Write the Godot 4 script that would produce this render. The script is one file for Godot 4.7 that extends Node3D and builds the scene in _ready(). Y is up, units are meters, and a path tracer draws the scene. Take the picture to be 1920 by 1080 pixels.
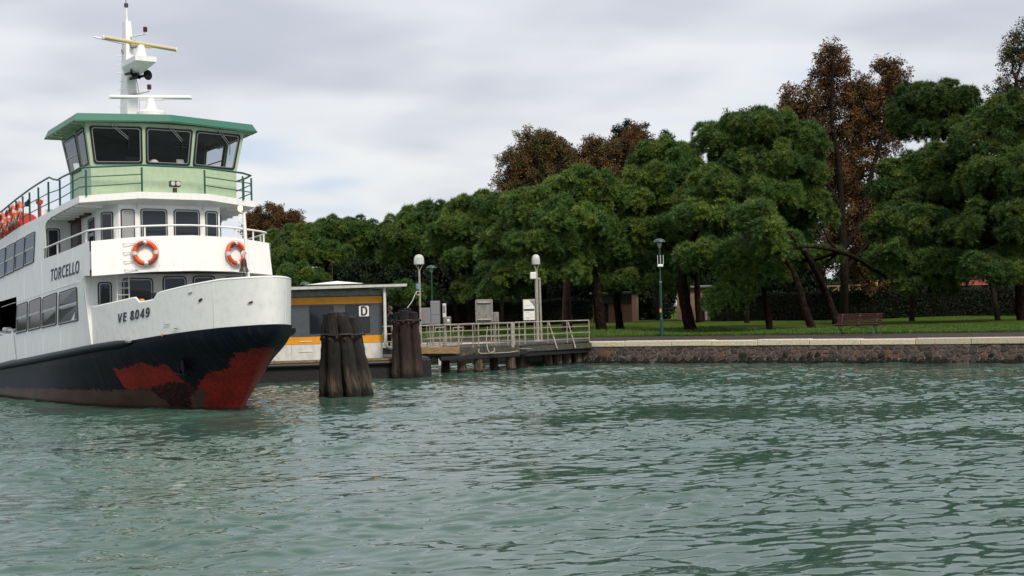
extends Node3D
# A ferry at a floating landing stage in a lagoon park: everything is built here in metres, y up.

const F := 2500.0      # focal length of the photograph in its own pixels (1920 x 1080)
const EYE := Vector3(0, 2.6, 0)
var view := Basis()
var rng := RandomNumberGenerator.new()
var M := {}
var used := {}
var unit_meshes := {}

func _ready() -> void:
	rng.seed = 11
	set_camera()
	set_sky()
	make_materials()
	build_land()
	build_water()
	build_seawall()
	build_ferry()
	build_pontoon()
	build_gangway()
	build_quay_things()
	build_far_things()
	build_trees()
	build_person()

func set_camera() -> void:
	view = Basis(Vector3.RIGHT, deg_to_rad(0.912)) * Basis(Vector3.BACK, deg_to_rad(-1.398))
	var cam := Camera3D.new()
	cam.name = "camera"
	cam.fov = rad_to_deg(2.0 * atan(540.0 / F))
	cam.near = 0.1
	cam.far = 3000.0
	cam.transform = Transform3D(view, EYE)
	add_child(cam)
	cam.current = true

func set_sky() -> void:
	var sun := DirectionalLight3D.new()
	sun.name = "sun"
	sun.light_energy = 1.0
	sun.light_color = Color(1.0, 0.955, 0.89)
	sun.light_angular_distance = 14.0
	sun.shadow_enabled = true
	sun.sky_mode = DirectionalLight3D.SKY_MODE_LIGHT_ONLY
	add_child(sun)
	# veiled sun high behind the photographer, to the right
	sun.look_at_from_position(Vector3(20, 44, 34), Vector3.ZERO)
	var env := Environment.new()
	env.background_mode = Environment.BG_SKY
	env.sky = Sky.new()
	var pm := PanoramaSkyMaterial.new()
	pm.panorama = ImageTexture.create_from_image(cloud_panorama(2048, 1024))
	env.sky.sky_material = pm
	env.background_energy_multiplier = 1.0
	env.tonemap_mode = Environment.TONE_MAPPER_LINEAR
	env.tonemap_exposure = 1.0
	env.sdfgi_enabled = true
	env.ssao_enabled = true
	env.ssil_enabled = true
	var we := WorldEnvironment.new()
	we.name = "air"
	we.environment = env
	add_child(we)

func cloud_panorama(w: int, h: int) -> Image:
	# a broken deck of stratocumulus on a flat level, greyer where it is thick, with breaks of pale blue; brighter towards the zenith as cloudy skies are
	var a := noise(8, 0.42, 5); var b := noise(17, 1.5, 5); var c := noise(29, 0.6, 3); var wisp := noise(41, 1.0, 4)
	var data := PackedFloat32Array()
	data.resize(w * h * 4)
	var i := 0
	for y in h:
		var el := (0.5 - (y + 0.5) / h) * PI
		var se := sin(el); var ce := cos(el)
		var ground := el < -0.03
		for x in w:
			var r := 0.2; var g := 0.23; var bl := 0.22
			if not ground:
				var az := (x + 0.5) / w * TAU
				var dx := sin(az) * ce; var dz := -cos(az) * ce
				var k := 1.0 / (maxf(se, 0.0) + 0.16)
				var px := dx * k; var pz := dz * k
				var thick := 0.5 + 0.95 * a.get_noise_3d(px, pz, 3.1) + 0.34 * b.get_noise_3d(px, pz * 1.6, 3.0)
				var low := clampf(1.0 - se / 0.34, 0.0, 1.0)
				thick += low * 0.42 * wisp.get_noise_3d(dx * 2.2, dz * 2.2, se * 9.0)
				var open := smoothstep(0.42, 0.0, thick + 0.3 * c.get_noise_3d(px, pz, 7.0))
				var shade := smoothstep(0.1, 1.0, thick)
				var lum := lerpf(0.86, 0.57, shade) * (1.0 + 0.5 * se)
				r = lum * lerpf(0.985, 0.9, shade); g = lum * lerpf(1.0, 0.955, shade); bl = lum * lerpf(1.0, 1.1, shade)
				r = lerpf(r, 0.5, open * 0.75); g = lerpf(g, 0.64, open * 0.75); bl = lerpf(bl, 0.84, open * 0.75)
			data[i] = r; data[i + 1] = g; data[i + 2] = bl; data[i + 3] = 1.0
			i += 4
	return Image.create_from_data(w, h, false, Image.FORMAT_RGBAF, data.to_byte_array())

# ------------------------------------------------------------------ helpers
func noise(sd: int, freq: float, oct := 4, type := FastNoiseLite.TYPE_SIMPLEX_SMOOTH) -> FastNoiseLite:
	var n := FastNoiseLite.new()
	n.seed = sd; n.frequency = freq; n.fractal_octaves = oct; n.noise_type = type
	return n

# a point of the photograph at a distance in front of the camera plane, or on a level
func at(px: float, py: float, depth: float) -> Vector3:
	var d := view * Vector3((px - 960.0) / F, -(py - 540.0) / F, -1.0)
	return EYE + d * (depth / -d.z)

func on_level(px: float, py: float, h: float) -> Vector3:
	var d := view * Vector3((px - 960.0) / F, -(py - 540.0) / F, -1.0)
	return EYE + d * ((h - EYE.y) / d.y)

func rf(a: float, b: float) -> float:
	return rng.randf_range(a, b)

func numbered(n: String) -> String:
	if not used.has(n):
		used[n] = 0
		return n
	used[n] += 1
	return "%s_%03d" % [n, used[n]]

func new_st() -> SurfaceTool:
	var s := SurfaceTool.new()
	s.begin(Mesh.PRIMITIVE_TRIANGLES)
	return s

func tag(o: Node, label: String, category: String, group := "") -> Node:
	o.set_meta("label", label); o.set_meta("category", category)
	if group != "":
		o.set_meta("group", group)
	return o

func thing(called: String, label: String, category: String, pos := Vector3.ZERO, turn := 0.0, group := "") -> Node3D:
	var o := Node3D.new()
	o.name = numbered(called)
	add_child(o, true)
	o.position = pos; o.rotation.y = turn
	tag(o, label, category, group)
	return o

func obj(called: String, st: SurfaceTool, m: Material, parent: Node = null) -> MeshInstance3D:
	return inst(called, st.commit(), m, parent)

func inst(called: String, mesh: Mesh, m: Material, parent: Node = null) -> MeshInstance3D:
	var o := MeshInstance3D.new()
	o.mesh = mesh
	o.material_override = m
	if parent == null:
		o.name = numbered(called)
		add_child(o, true)
	else:
		o.name = called
		parent.add_child(o, true)
	return o

func struct(called: String, st: SurfaceTool, m: Material) -> MeshInstance3D:
	var o := obj(called, st, m)
	o.set_meta("kind", "structure")
	return o

# four corners counter-clockwise as seen from outside
func quad(s: SurfaceTool, a: Vector3, b: Vector3, c: Vector3, d: Vector3) -> void:
	var n := (c - a).cross(d - b)
	n = n.normalized() if n.length_squared() > 1e-14 else Vector3.UP
	for p in [a, c, b, a, d, c]:
		s.set_normal(n)
		s.add_vertex(p)

func tri(s: SurfaceTool, a: Vector3, b: Vector3, c: Vector3) -> void:
	var n := (b - a).cross(c - a).normalized()
	for p in [a, c, b]:
		s.set_normal(n)
		s.add_vertex(p)

func box(s: SurfaceTool, c: Vector3, size: Vector3, bs := Basis()) -> void:
	var h := size * 0.5
	var p := []
	for k in 8:
		p.append(c + bs * Vector3(h.x if k & 1 else -h.x, h.y if k & 2 else -h.y, h.z if k & 4 else -h.z))
	quad(s, p[4], p[5], p[7], p[6]); quad(s, p[1], p[0], p[2], p[3])
	quad(s, p[5], p[1], p[3], p[7]); quad(s, p[0], p[4], p[6], p[2])
	quad(s, p[6], p[7], p[3], p[2]); quad(s, p[0], p[1], p[5], p[4])

# a box with chamfered edges
func cbox(s: SurfaceTool, c: Vector3, size: Vector3, ch: float, bs := Basis()) -> void:
	var h := size * 0.5
	ch = minf(ch, minf(h.x, minf(h.y, h.z)) * 0.9)
	var g := Vector3(h.x - ch, h.y - ch, h.z - ch)
	var P := func(sx, sy, sz, ax): 
		var v := Vector3(sx * g.x, sy * g.y, sz * g.z)
		v[ax] = [sx * h.x, sy * h.y, sz * h.z][ax]
		return c + bs * v
	for ax in 3:
		var u := (ax + 1) % 3; var w := (ax + 2) % 3
		for sg in [-1, 1]:
			var q := []
			for e in [[-1, -1], [1, -1], [1, 1], [-1, 1]]:
				var t := [0, 0, 0]; t[ax] = sg; t[u] = e[0] * sg; t[w] = e[1]
				q.append(P.call(t[0], t[1], t[2], ax))
			quad(s, q[0], q[1], q[2], q[3])
		for su in [-1, 1]:      # edges that run along ax
			for sw in [-1, 1]:
				var t0 := [0, 0, 0]; var t1 := [0, 0, 0]
				t0[ax] = -su * sw; t1[ax] = su * sw
				for t in [t0, t1]:
					t[u] = su; t[w] = sw
				quad(s, P.call(t0[0], t0[1], t0[2], u), P.call(t0[0], t0[1], t0[2], w), P.call(t1[0], t1[1], t1[2], w), P.call(t1[0], t1[1], t1[2], u))
	for sx in [-1, 1]:
		for sy in [-1, 1]:
			for sz in [-1, 1]:
				if sx * sy * sz > 0:
					tri(s, P.call(sx, sy, sz, 0), P.call(sx, sy, sz, 1), P.call(sx, sy, sz, 2))
				else:
					tri(s, P.call(sx, sy, sz, 0), P.call(sx, sy, sz, 2), P.call(sx, sy, sz, 1))

# a tube through points; radii one number or one for each point
func tube(s: SurfaceTool, pts: Array, radius, seg := 8, closed := false, lump: FastNoiseLite = null, amp := 0.0) -> void:
	var n := pts.size()
	var rings := []
	var norms := []
	var up := Vector3.UP
	var first: Vector3 = (pts[1] - pts[0]).normalized()
	if absf(first.dot(up)) > 0.9:
		up = Vector3.RIGHT
	for i in n:
		var t: Vector3
		if closed:
			t = (pts[(i + 1) % n] - pts[(i + n - 1) % n]).normalized()
		else:
			t = (pts[mini(i + 1, n - 1)] - pts[maxi(i - 1, 0)]).normalized()
		var a := (up - t * up.dot(t)).normalized()
		up = a
		var b := t.cross(a)
		var r: float = radius[i] if radius is Array else radius
		var ring := []; var nn := []
		for k in seg:
			var th := TAU * k / seg
			var d := a * cos(th) + b * sin(th)
			var rr := r
			if lump:
				rr *= 1.0 + amp * lump.get_noise_3dv(pts[i] * 2.0 + d * 1.2)
			ring.append(pts[i] + d * rr); nn.append(d)
		rings.append(ring); norms.append(nn)
	var last := n if closed else n - 1
	for i in last:
		var j := (i + 1) % n
		for k in seg:
			var l := (k + 1) % seg
			for e in [[i, k], [j, l], [i, l], [i, k], [j, k], [j, l]]:
				s.set_normal(norms[e[0]][e[1]])
				s.add_vertex(rings[e[0]][e[1]])
	if not closed:
		for k in range(1, seg - 1):
			tri(s, rings[0][0], rings[0][k + 1], rings[0][k])
			tri(s, rings[n - 1][0], rings[n - 1][k], rings[n - 1][k + 1])

# profile of [radius, height] turned round the y axis of xf
func lathe(s: SurfaceTool, prof: Array, seg: int, xf := Transform3D(), squash := 1.0) -> void:
	for i in prof.size() - 1:
		var p0: Array = prof[i]; var p1: Array = prof[i + 1]
		var nr := Vector2(p1[1] - p0[1], p0[0] - p1[0]).normalized()
		for k in seg:
			var a := TAU * k / seg; var b := TAU * (k + 1) / seg
			var da := Vector3(cos(a), 0, sin(a) * squash); var db := Vector3(cos(b), 0, sin(b) * squash)
			var q := [da * p0[0] + Vector3.UP * p0[1], db * p0[0] + Vector3.UP * p0[1], db * p1[0] + Vector3.UP * p1[1], da * p1[0] + Vector3.UP * p1[1]]
			var nn := [da, db, db, da]
			for e in [0, 1, 2, 0, 2, 3]:
				s.set_normal((xf.basis * (nn[e] * nr.x + Vector3.UP * nr.y)).normalized())
				s.add_vertex(xf * q[e])

# a prism: polygon (Vector2 list, counter-clockwise seen from +normal) in a plane, thickness behind it
func prism(s: SurfaceTool, poly: PackedVector2Array, xf: Transform3D, depth: float) -> void:
	if Geometry2D.is_polygon_clockwise(poly):
		poly.reverse()
	var idx := Geometry2D.triangulate_polygon(poly)
	var f := func(v: Vector2, z: float): return xf * Vector3(v.x, v.y, z)
	for i in range(0, idx.size(), 3):
		var a := poly[idx[i]]; var b := poly[idx[i + 1]]; var c := poly[idx[i + 2]]
		if (b - a).cross(c - a) < 0:
			var t := b; b = c; c = t
		tri(s, f.call(a, 0.0), f.call(b, 0.0), f.call(c, 0.0))
		tri(s, f.call(a, -depth), f.call(c, -depth), f.call(b, -depth))
	for i in poly.size():
		var a := poly[i]; var b := poly[(i + 1) % poly.size()]
		quad(s, f.call(a, -depth), f.call(b, -depth), f.call(b, 0.0), f.call(a, 0.0))

# rounded outline of the quad bl, br, tr, tl
func rounded(c: Array, r: float, inset := 0.0, seg := 4) -> Array:
	var mid: Vector3 = (c[0] + c[1] + c[2] + c[3]) * 0.25
	var q := []
	for k in 4:
		var p: Vector3 = c[k]; var a: Vector3 = c[(k + 3) % 4]; var b: Vector3 = c[(k + 1) % 4]
		q.append(p + ((a - p).normalized() + (b - p).normalized()) * inset)
	var out := []
	for k in 4:
		var p: Vector3 = q[k]; var a: Vector3 = (q[(k + 3) % 4] - p).normalized(); var b: Vector3 = (q[(k + 1) % 4] - p).normalized()
		for i in seg + 1:
			var t := float(i) / seg
			var p0 := p + a * r; var p1 := p + b * r
			out.append(p0.lerp(p, t).lerp(p.lerp(p1, t), t))
	return out

func ring(s: SurfaceTool, outer: Array, inner: Array, nrm: Vector3, lift: float) -> void:
	var n := outer.size()
	for i in n:
		var j := (i + 1) % n
		var up := nrm * lift
		quad(s, outer[i] + up, outer[j] + up, inner[j] + up, inner[i] + up)
		quad(s, outer[i] - nrm * 0.01, outer[j] - nrm * 0.01, outer[j] + up, outer[i] + up)
		quad(s, inner[j] - nrm * 0.01, inner[i] - nrm * 0.01, inner[i] + up, inner[j] + up)

func fan(s: SurfaceTool, pts: Array, lift: Vector3) -> void:
	for i in range(1, pts.size() - 1):
		tri(s, pts[0] + lift, pts[i] + lift, pts[i + 1] + lift)

# a wall patch bl, br, tr, tl with holes [u0, v0, u1, v1], its thickness inwards
func wall(s: SurfaceTool, c: Array, holes: Array, thick: float) -> void:
	var us := [0.0, 1.0]; var vs := [0.0, 1.0]
	for h in holes:
		us.append_array([h[0], h[2]]); vs.append_array([h[1], h[3]])
	us.sort(); vs.sort()
	var nrm: Vector3 = (c[1] - c[0]).cross(c[3] - c[0]).normalized()
	var P := func(u, v, z): return (c[0] as Vector3).lerp(c[1], u).lerp((c[3] as Vector3).lerp(c[2], u), v) - nrm * z
	for i in us.size() - 1:
		for j in vs.size() - 1:
			if us[i + 1] - us[i] < 1e-5 or vs[j + 1] - vs[j] < 1e-5:
				continue
			var mu: float = (us[i] + us[i + 1]) * 0.5; var mv: float = (vs[j] + vs[j + 1]) * 0.5
			var open := false
			for h in holes:
				open = open or (mu > h[0] and mu < h[2] and mv > h[1] and mv < h[3])
			if open:
				continue
			quad(s, P.call(us[i], vs[j], 0), P.call(us[i + 1], vs[j], 0), P.call(us[i + 1], vs[j + 1], 0), P.call(us[i], vs[j + 1], 0))
			quad(s, P.call(us[i + 1], vs[j], thick), P.call(us[i], vs[j], thick), P.call(us[i], vs[j + 1], thick), P.call(us[i + 1], vs[j + 1], thick))
	var loops := [[0.0, 0.0, 1.0, 1.0, 1]]
	for h in holes:
		loops.append([h[0], h[1], h[2], h[3], -1])
	for h in loops:
		var q := [[h[0], h[1]], [h[2], h[1]], [h[2], h[3]], [h[0], h[3]]]
		for k in 4:
			var a: Array = q[k]; var b: Array = q[(k + 1) % 4]
			if h[4] < 0:
				var t := a; a = b; b = t
			quad(s, P.call(a[0], a[1], thick), P.call(b[0], b[1], thick), P.call(b[0], b[1], 0), P.call(a[0], a[1], 0))

func arc(pts: Array, steps: int) -> Array:
	# Catmull-Rom through the points
	var out := []
	for i in pts.size() - 1:
		var p0: Vector3 = pts[maxi(i - 1, 0)]; var p1: Vector3 = pts[i]; var p2: Vector3 = pts[i + 1]; var p3: Vector3 = pts[mini(i + 2, pts.size() - 1)]
		for k in steps:
			out.append(p1.cubic_interpolate(p2, p0, p3, float(k) / steps))
	out.append(pts[-1])
	return out

func table(t: Array, x: float) -> float:
	if x <= t[0][0]:
		return t[0][1]
	for i in t.size() - 1:
		if x <= t[i + 1][0]:
			return lerpf(t[i][1], t[i + 1][1], (x - t[i][0]) / (t[i + 1][0] - t[i][0]))
	return t[-1][1]

func text(called: String, words: String, size: float, depth: float, xf: Transform3D, m: Material, parent: Node, bold := 700) -> MeshInstance3D:
	var f := SystemFont.new()
	f.font_names = PackedStringArray(["Droid Sans"])
	f.font_weight = bold
	var t := TextMesh.new()
	t.text = words; t.font = f; t.font_size = 64; t.pixel_size = size / 33.0; t.depth = depth
	var o := inst(called, t, m, parent)
	o.transform = xf
	return o

# scattered copies of one mesh as one part
func scatter(called: String, mesh: Mesh, m: Material, places: Array, colors: Array, parent: Node = null) -> MultiMeshInstance3D:
	var buf := PackedFloat32Array()
	buf.resize(places.size() * 16)
	for i in places.size():
		var t: Transform3D = places[i]; var b := t.basis; var o := t.origin; var c: Color = colors[i]; var k := i * 16
		buf[k] = b.x.x; buf[k + 1] = b.y.x; buf[k + 2] = b.z.x; buf[k + 3] = o.x
		buf[k + 4] = b.x.y; buf[k + 5] = b.y.y; buf[k + 6] = b.z.y; buf[k + 7] = o.y
		buf[k + 8] = b.x.z; buf[k + 9] = b.y.z; buf[k + 10] = b.z.z; buf[k + 11] = o.z
		buf[k + 12] = c.r; buf[k + 13] = c.g; buf[k + 14] = c.b; buf[k + 15] = 1.0
	var mm := MultiMesh.new()
	mm.transform_format = MultiMesh.TRANSFORM_3D
	mm.use_colors = true
	mm.mesh = mesh
	mm.instance_count = places.size()
	mm.buffer = buf
	var o2 := MultiMeshInstance3D.new()
	o2.multimesh = mm
	o2.material_override = m
	o2.name = called if parent else numbered(called)
	(parent if parent else self).add_child(o2, true)
	o2.set_meta("kind", "stuff")
	return o2

# ------------------------------------------------------------------ materials
func lin(r: float, g: float, b: float) -> Color:
	return Color(r, g, b).linear_to_srgb()

func plain(key: String, c: Color, rough: float, metal := 0.0, spec := 0.5) -> StandardMaterial3D:
	var m := StandardMaterial3D.new()
	m.resource_name = key
	m.albedo_color = c; m.roughness = rough; m.metallic = metal; m.metallic_specular = spec
	M[key] = m
	return m

# colour that wanders between the stops of a ramp; scale is per metre, stretched by axis
func grainy(key: String, stops: Array, scale: Vector3, rough: float, sd: int, freq := 0.02, bump := 0.0, type := FastNoiseLite.TYPE_SIMPLEX_SMOOTH, world := true, oct := 5) -> StandardMaterial3D:
	var m := plain(key, Color.WHITE, rough)
	var g := Gradient.new()
	g.offsets = PackedFloat32Array(); g.colors = PackedColorArray()
	var off := PackedFloat32Array(); var col := PackedColorArray()
	for s in stops:
		off.append(s[0]); col.append(s[1])
	g.offsets = off; g.colors = col
	var t := NoiseTexture2D.new()
	t.width = 512; t.height = 512; t.seamless = true
	t.noise = noise(sd, freq, oct, type)
	t.color_ramp = g
	m.albedo_texture = t
	m.uv1_triplanar = true; m.uv1_world_triplanar = world
	m.uv1_scale = scale
	if bump > 0.0:
		var h := NoiseTexture2D.new()
		h.width = 512; h.height = 512; h.seamless = true
		h.noise = noise(sd + 5, freq * 1.7, 5, type)
		m.heightmap_enabled = true; m.heightmap_texture = h; m.heightmap_scale = bump
	return m

func make_materials() -> void:
	# ferry
	grainy("white_paint", [[0.0, lin(.68, .68, .65)], [0.22, lin(.78, .78, .76)], [0.4, lin(.815, .815, .8)], [1.0, lin(.84, .84, .825)]], Vector3(.6, .1, .6), .38, 51, .02, 0.0, FastNoiseLite.TYPE_SIMPLEX_SMOOTH, false)
	grainy("bulwark_paint", [[0.0, lin(.58, .6, .58)], [0.3, lin(.71, .725, .705)], [0.65, lin(.755, .765, .745)], [1.0, lin(.78, .79, .77)]], Vector3(.5, .3, .5), .42, 57, .018, 0.0, FastNoiseLite.TYPE_SIMPLEX_SMOOTH, false)
	plain("white_metal", lin(.78, .78, .76), .4)
	plain("off_white", lin(.7, .7, .66), .5)
	grainy("pale_green", [[0.0, lin(.38, .50, .33)], [0.5, lin(.425, .54, .37)], [1.0, lin(.455, .565, .40)]], Vector3(.6, .3, .6), .45, 61, .02, 0.0, FastNoiseLite.TYPE_SIMPLEX_SMOOTH, false)
	plain("roof_green", lin(.016, .125, .08), .42)
	plain("rail_green", lin(.01, .10, .065), .4)
	plain("gasket", lin(.008, .009, .011), .5)
	plain("aluminium", lin(.42, .43, .42), .38, .7)
	plain("dark_pane", lin(.014, .019, .025), .06)
	plain("dim_pane", lin(.05, .045, .05), .08)
	plain("pale_pane", lin(.3, .31, .3), .12)
	var gl := plain("glass", Color(.05, .06, .065, .2), .02)
	gl.transparency = BaseMaterial3D.TRANSPARENCY_ALPHA
	plain("navy", lin(.005, .007, .014), .42, 0.0, .3)
	plain("black", lin(.007, .007, .008), .5)
	plain("cream", lin(.56, .47, .26), .45)
	plain("red_lens", lin(.06, .004, .006), .15)
	plain("wood_door", lin(.07, .025, .014), .5)
	plain("interior", lin(.045, .042, .04), .7, 0.0, .2)
	plain("letter_blue", lin(.012, .014, .035), .5)
	plain("orange_buoy", lin(.62, .075, .012), .5)
	plain("reflective", lin(.55, .55, .55), .35)
	plain("rope", lin(.5, .46, .38), .9)
	plain("bronze", lin(.07, .05, .035), .45, .6)
	plain("red_paint", lin(.5, .02, .015), .45)
	plain("ochre", lin(.5, .24, .05), .5)
	plain("rust", lin(.05, .018, .01), .9)
	plain("scuff", lin(.3, .3, .29), .7)
	var lampm := plain("lamp_on", lin(.9, .75, .5), .3)
	lampm.emission_enabled = true; lampm.emission = Color(1.0, .78, .5); lampm.emission_energy_multiplier = 2.5
	plain("lens", lin(.5, .5, .48), .15)
	# landing stage
	grainy("slate_grey", [[0.0, lin(.052, .06, .07)], [0.5, lin(.068, .077, .09)], [1.0, lin(.085, .093, .105)]], Vector3(.3, .3, .3), .45, 71)
	grainy("amber", [[0.0, lin(.60, .24, .006)], [0.5, lin(.72, .3, .008)], [1.0, lin(.78, .34, .012)]], Vector3(.3, .3, .3), .5, 73)
	grainy("stage_white", [[0.0, lin(.45, .45, .42)], [0.5, lin(.62, .62, .58)], [1.0, lin(.7, .7, .66)]], Vector3(.4, .2, .4), .55, 75)
	grainy("tar", [[0.0, lin(.003, .003, .0035)], [0.6, lin(.007, .007, .008)], [1.0, lin(.02, .018, .016)]], Vector3(.5, .5, .5), .75, 77, .02, .6)
	grainy("plank_edge", [[0.0, lin(.09, .055, .025)], [0.5, lin(.22, .14, .065)], [1.0, lin(.34, .24, .13)]], Vector3(.3, 2., .3), .85, 79)
	grainy("steel", [[0.0, lin(.16, .135, .1)], [0.4, lin(.29, .27, .235)], [1.0, lin(.42, .4, .36)]], Vector3(.8, .8, .8), .42, 81)
	grainy("rail_steel", [[0.0, lin(.13, .1, .07)], [0.4, lin(.27, .235, .185)], [1.0, lin(.45, .42, .37)]], Vector3(.6, .6, .6), .4, 82)
	grainy("cabinet", [[0.0, lin(.13, .125, .115)], [0.5, lin(.2, .195, .18)], [1.0, lin(.27, .26, .245)]], Vector3(.5, .25, .5), .5, 83)
	plain("cabinet_grey", lin(.2, .205, .22), .55)
	plain("dark_metal", lin(.06, .055, .05), .5, .4)
	grainy("dome_white", [[0.0, lin(.3, .3, .29)], [0.5, lin(.46, .46, .45)], [1.0, lin(.58, .58, .57)]], Vector3(.7, .4, .7), .5, 85)
	plain("sign_white", lin(.75, .75, .73), .45)
	plain("sign_black", lin(.01, .01, .01), .5)
	plain("blue_plastic", lin(.12, .24, .42), .4)
	plain("lamp_green", lin(.008, .05, .037), .4)
	# wood
	grainy("pile_wood", [[0.0, lin(.006, .0045, .004)], [0.45, lin(.018, .012, .009)], [0.7, lin(.045, .027, .018)], [1.0, lin(.12, .075, .045)]], Vector3(1.3, .1, 1.3), .8, 91, .02, 4.0)
	grainy("pile_bleached", [[0.0, lin(.012, .008, .006)], [0.4, lin(.05, .032, .022)], [0.7, lin(.13, .09, .06)], [1.0, lin(.25, .18, .12)]], Vector3(1.3, .12, 1.3), .85, 93, .02, 4.0)
	grainy("pile_red", [[0.0, lin(.008, .005, .004)], [0.45, lin(.03, .014, .009)], [0.75, lin(.065, .03, .019)], [1.0, lin(.13, .07, .045)]], Vector3(1.3, .1, 1.3), .8, 95, .02, 3.0)
	grainy("pile_wet", [[0.0, lin(.004, .005, .004)], [0.6, lin(.01, .011, .009)], [1.0, lin(.022, .024, .018)]], Vector3(1.3, .3, 1.3), .3, 97, .02, 2.0)
	grainy("bench_wood", [[0.0, lin(.025, .008, .006)], [0.5, lin(.06, .018, .012)], [1.0, lin(.11, .034, .022)]], Vector3(.2, 2., 2.), .55, 99)
	grainy("deck_wood", [[0.0, lin(.02, .02, .016)], [0.5, lin(.045, .043, .035)], [1.0, lin(.09, .085, .07)]], Vector3(.5, .5, .5), .8, 101, .02, 1.5)
	grainy("bark_pine", [[0.0, lin(.005, .0035, .003)], [0.5, lin(.016, .011, .009)], [0.8, lin(.04, .027, .021)], [1.0, lin(.12, .085, .07)]], Vector3(.9, .35, .9), .95, 103, .02, 6.0, FastNoiseLite.TYPE_CELLULAR)
	grainy("bark_oak", [[0.0, lin(.008, .006, .005)], [1.0, lin(.035, .027, .022)]], Vector3(.7, .2, .7), .95, 105, .02, 5.0)
	grainy("bark_red", [[0.0, lin(.03, .012, .008)], [1.0, lin(.11, .05, .03)]], Vector3(.7, .2, .7), .95, 107, .02, 4.0)
	for key in ["pile_grain", "pile_grain_red"]:
		var pg := grainy(key, [[0.0, Color(.55, .55, .55)], [0.5, Color(.85, .84, .83)], [1.0, Color(1, 1, 1)]], Vector3(2.2, .12, 2.2), .8, 94, .02, 4.0)
		pg.vertex_color_use_as_albedo = true
	# ground
	grainy("asphalt", [[0.0, lin(.018, .013, .013)], [0.4, lin(.035, .027, .026)], [0.75, lin(.05, .04, .038)], [1.0, lin(.09, .075, .07)]], Vector3(.25, .25, .25), .55, 111, .015, .8)
	grainy("lawn", [[0.0, lin(.02, .03, .006)], [0.35, lin(.034, .056, .009)], [0.65, lin(.05, .078, .013)], [0.85, lin(.062, .07, .02)], [1.0, lin(.08, .065, .03)]], Vector3(.09, .09, .09), .95, 113, .02, 4.0)
	grainy("coping", [[0.0, lin(.36, .3, .2)], [0.35, lin(.6, .53, .39)], [0.7, lin(.67, .6, .46)], [1.0, lin(.72, .66, .54)]], Vector3(.7, .7, .7), .8, 115, .02, 1.0)
	grainy("coping_old", [[0.0, lin(.26, .22, .15)], [0.35, lin(.48, .42, .31)], [0.7, lin(.57, .5, .38)], [1.0, lin(.66, .59, .47)]], Vector3(.7, .7, .7), .85, 116, .03, 1.5)
	grainy("mortar", [[0.0, lin(.035, .03, .026)], [0.45, lin(.085, .075, .066)], [0.7, lin(.2, .18, .16)], [1.0, lin(.36, .33, .3)]], Vector3(.6, .6, .6), .95, 117, .02, 2.0)
	var tones := [[.066, .05, .045], [.078, .056, .047], [.052, .044, .041], [.09, .072, .063], [.11, .06, .038]]
	for k in 5:
		var c: Array = tones[k]
		grainy("stone_%d" % k, [[0.0, lin(c[0] * .35, c[1] * .35, c[2] * .35)], [0.5, lin(c[0], c[1], c[2])], [1.0, lin(c[0] * 1.7, c[1] * 1.7, c[2] * 1.7)]], Vector3(.9, .9, .9), .85, 121 + k, .02, 3.0)
	grainy("algae_and_shade", [[0.0, lin(.006, .006, .005)], [0.5, lin(.018, .017, .014)], [1.0, lin(.05, .045, .036)]], Vector3(.6, .6, .6), .5, 131, .02, 3.0)  # tone of the tidal algae, also laid on as shade under the gangway
	# far things
	grainy("pink_plaster", [[0.0, lin(.34, .2, .15)], [0.5, lin(.46, .29, .22)], [1.0, lin(.54, .36, .28)]], Vector3(.1, .1, .1), .9, 133)
	grainy("brick_plaster", [[0.0, lin(.22, .1, .07)], [0.5, lin(.34, .17, .11)], [1.0, lin(.42, .23, .16)]], Vector3(.4, .8, .4), .9, 135)
	plain("grey_trim", lin(.25, .25, .26), .7)
	plain("dark_door", lin(.012, .014, .016), .6)
	plain("tile_red", lin(.16, .03, .02), .8)
	plain("yellow_paint", lin(.5, .26, .03), .6)
	plain("blue_paint", lin(.03, .09, .28), .5)
	for key in ["lawn", "bark_pine", "bark_oak", "mortar", "algae_and_shade", "pink_plaster"]:
		M[key].metallic_specular = .08
	M.asphalt.metallic_specular = .25; M.asphalt.roughness = .75
	M.coping.metallic_specular = .2; M.coping_old.metallic_specular = .2
	for k in 5:
		M["stone_%d" % k].metallic_specular = .15
	# leaves take their colour from each copy
	for key in ["needles", "leaves", "grass_blades", "hedge_leaves"]:
		var m := plain(key, Color.WHITE, .6 if key != "leaves" else .7, 0.0, .35)
		m.vertex_color_use_as_albedo = true
		m.backlight_enabled = true
		m.backlight = Color(.1, .1, .06)
	# water: turbid green lagoon
	var w := plain("water", lin(.042, .084, .066), .045, 0.0, .4)
	w.normal_enabled = true
	var nt := NoiseTexture2D.new()
	nt.width = 1024; nt.height = 1024; nt.seamless = true; nt.as_normal_map = true; nt.bump_strength = 3.0
	nt.noise = noise(203, .012, 4)
	w.normal_texture = nt; w.normal_scale = .22
	w.uv1_triplanar = true; w.uv1_world_triplanar = true; w.uv1_scale = Vector3(.33, .33, .33)

# ------------------------------------------------------------------ land, water, seawall
const QTOP := 1.0
var Q0 := Vector3(3.6, 0, -62.4)
var QE := Vector3(0.86, 0, 0.5103).normalized()      # along the quay, towards the right
var QN := Vector3(0.5103, 0, -0.86).normalized()     # inland

func quay(s: float, d: float, h: float) -> Vector3:
	return Q0 + QE * s + QN * d + Vector3.UP * h

func sheet(s: SurfaceTool, s0: float, s1: float, d0: float, d1: float, h: float) -> void:
	quad(s, quay(s0, d0, h), quay(s1, d0, h), quay(s1, d1, h), quay(s0, d1, h))

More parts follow.
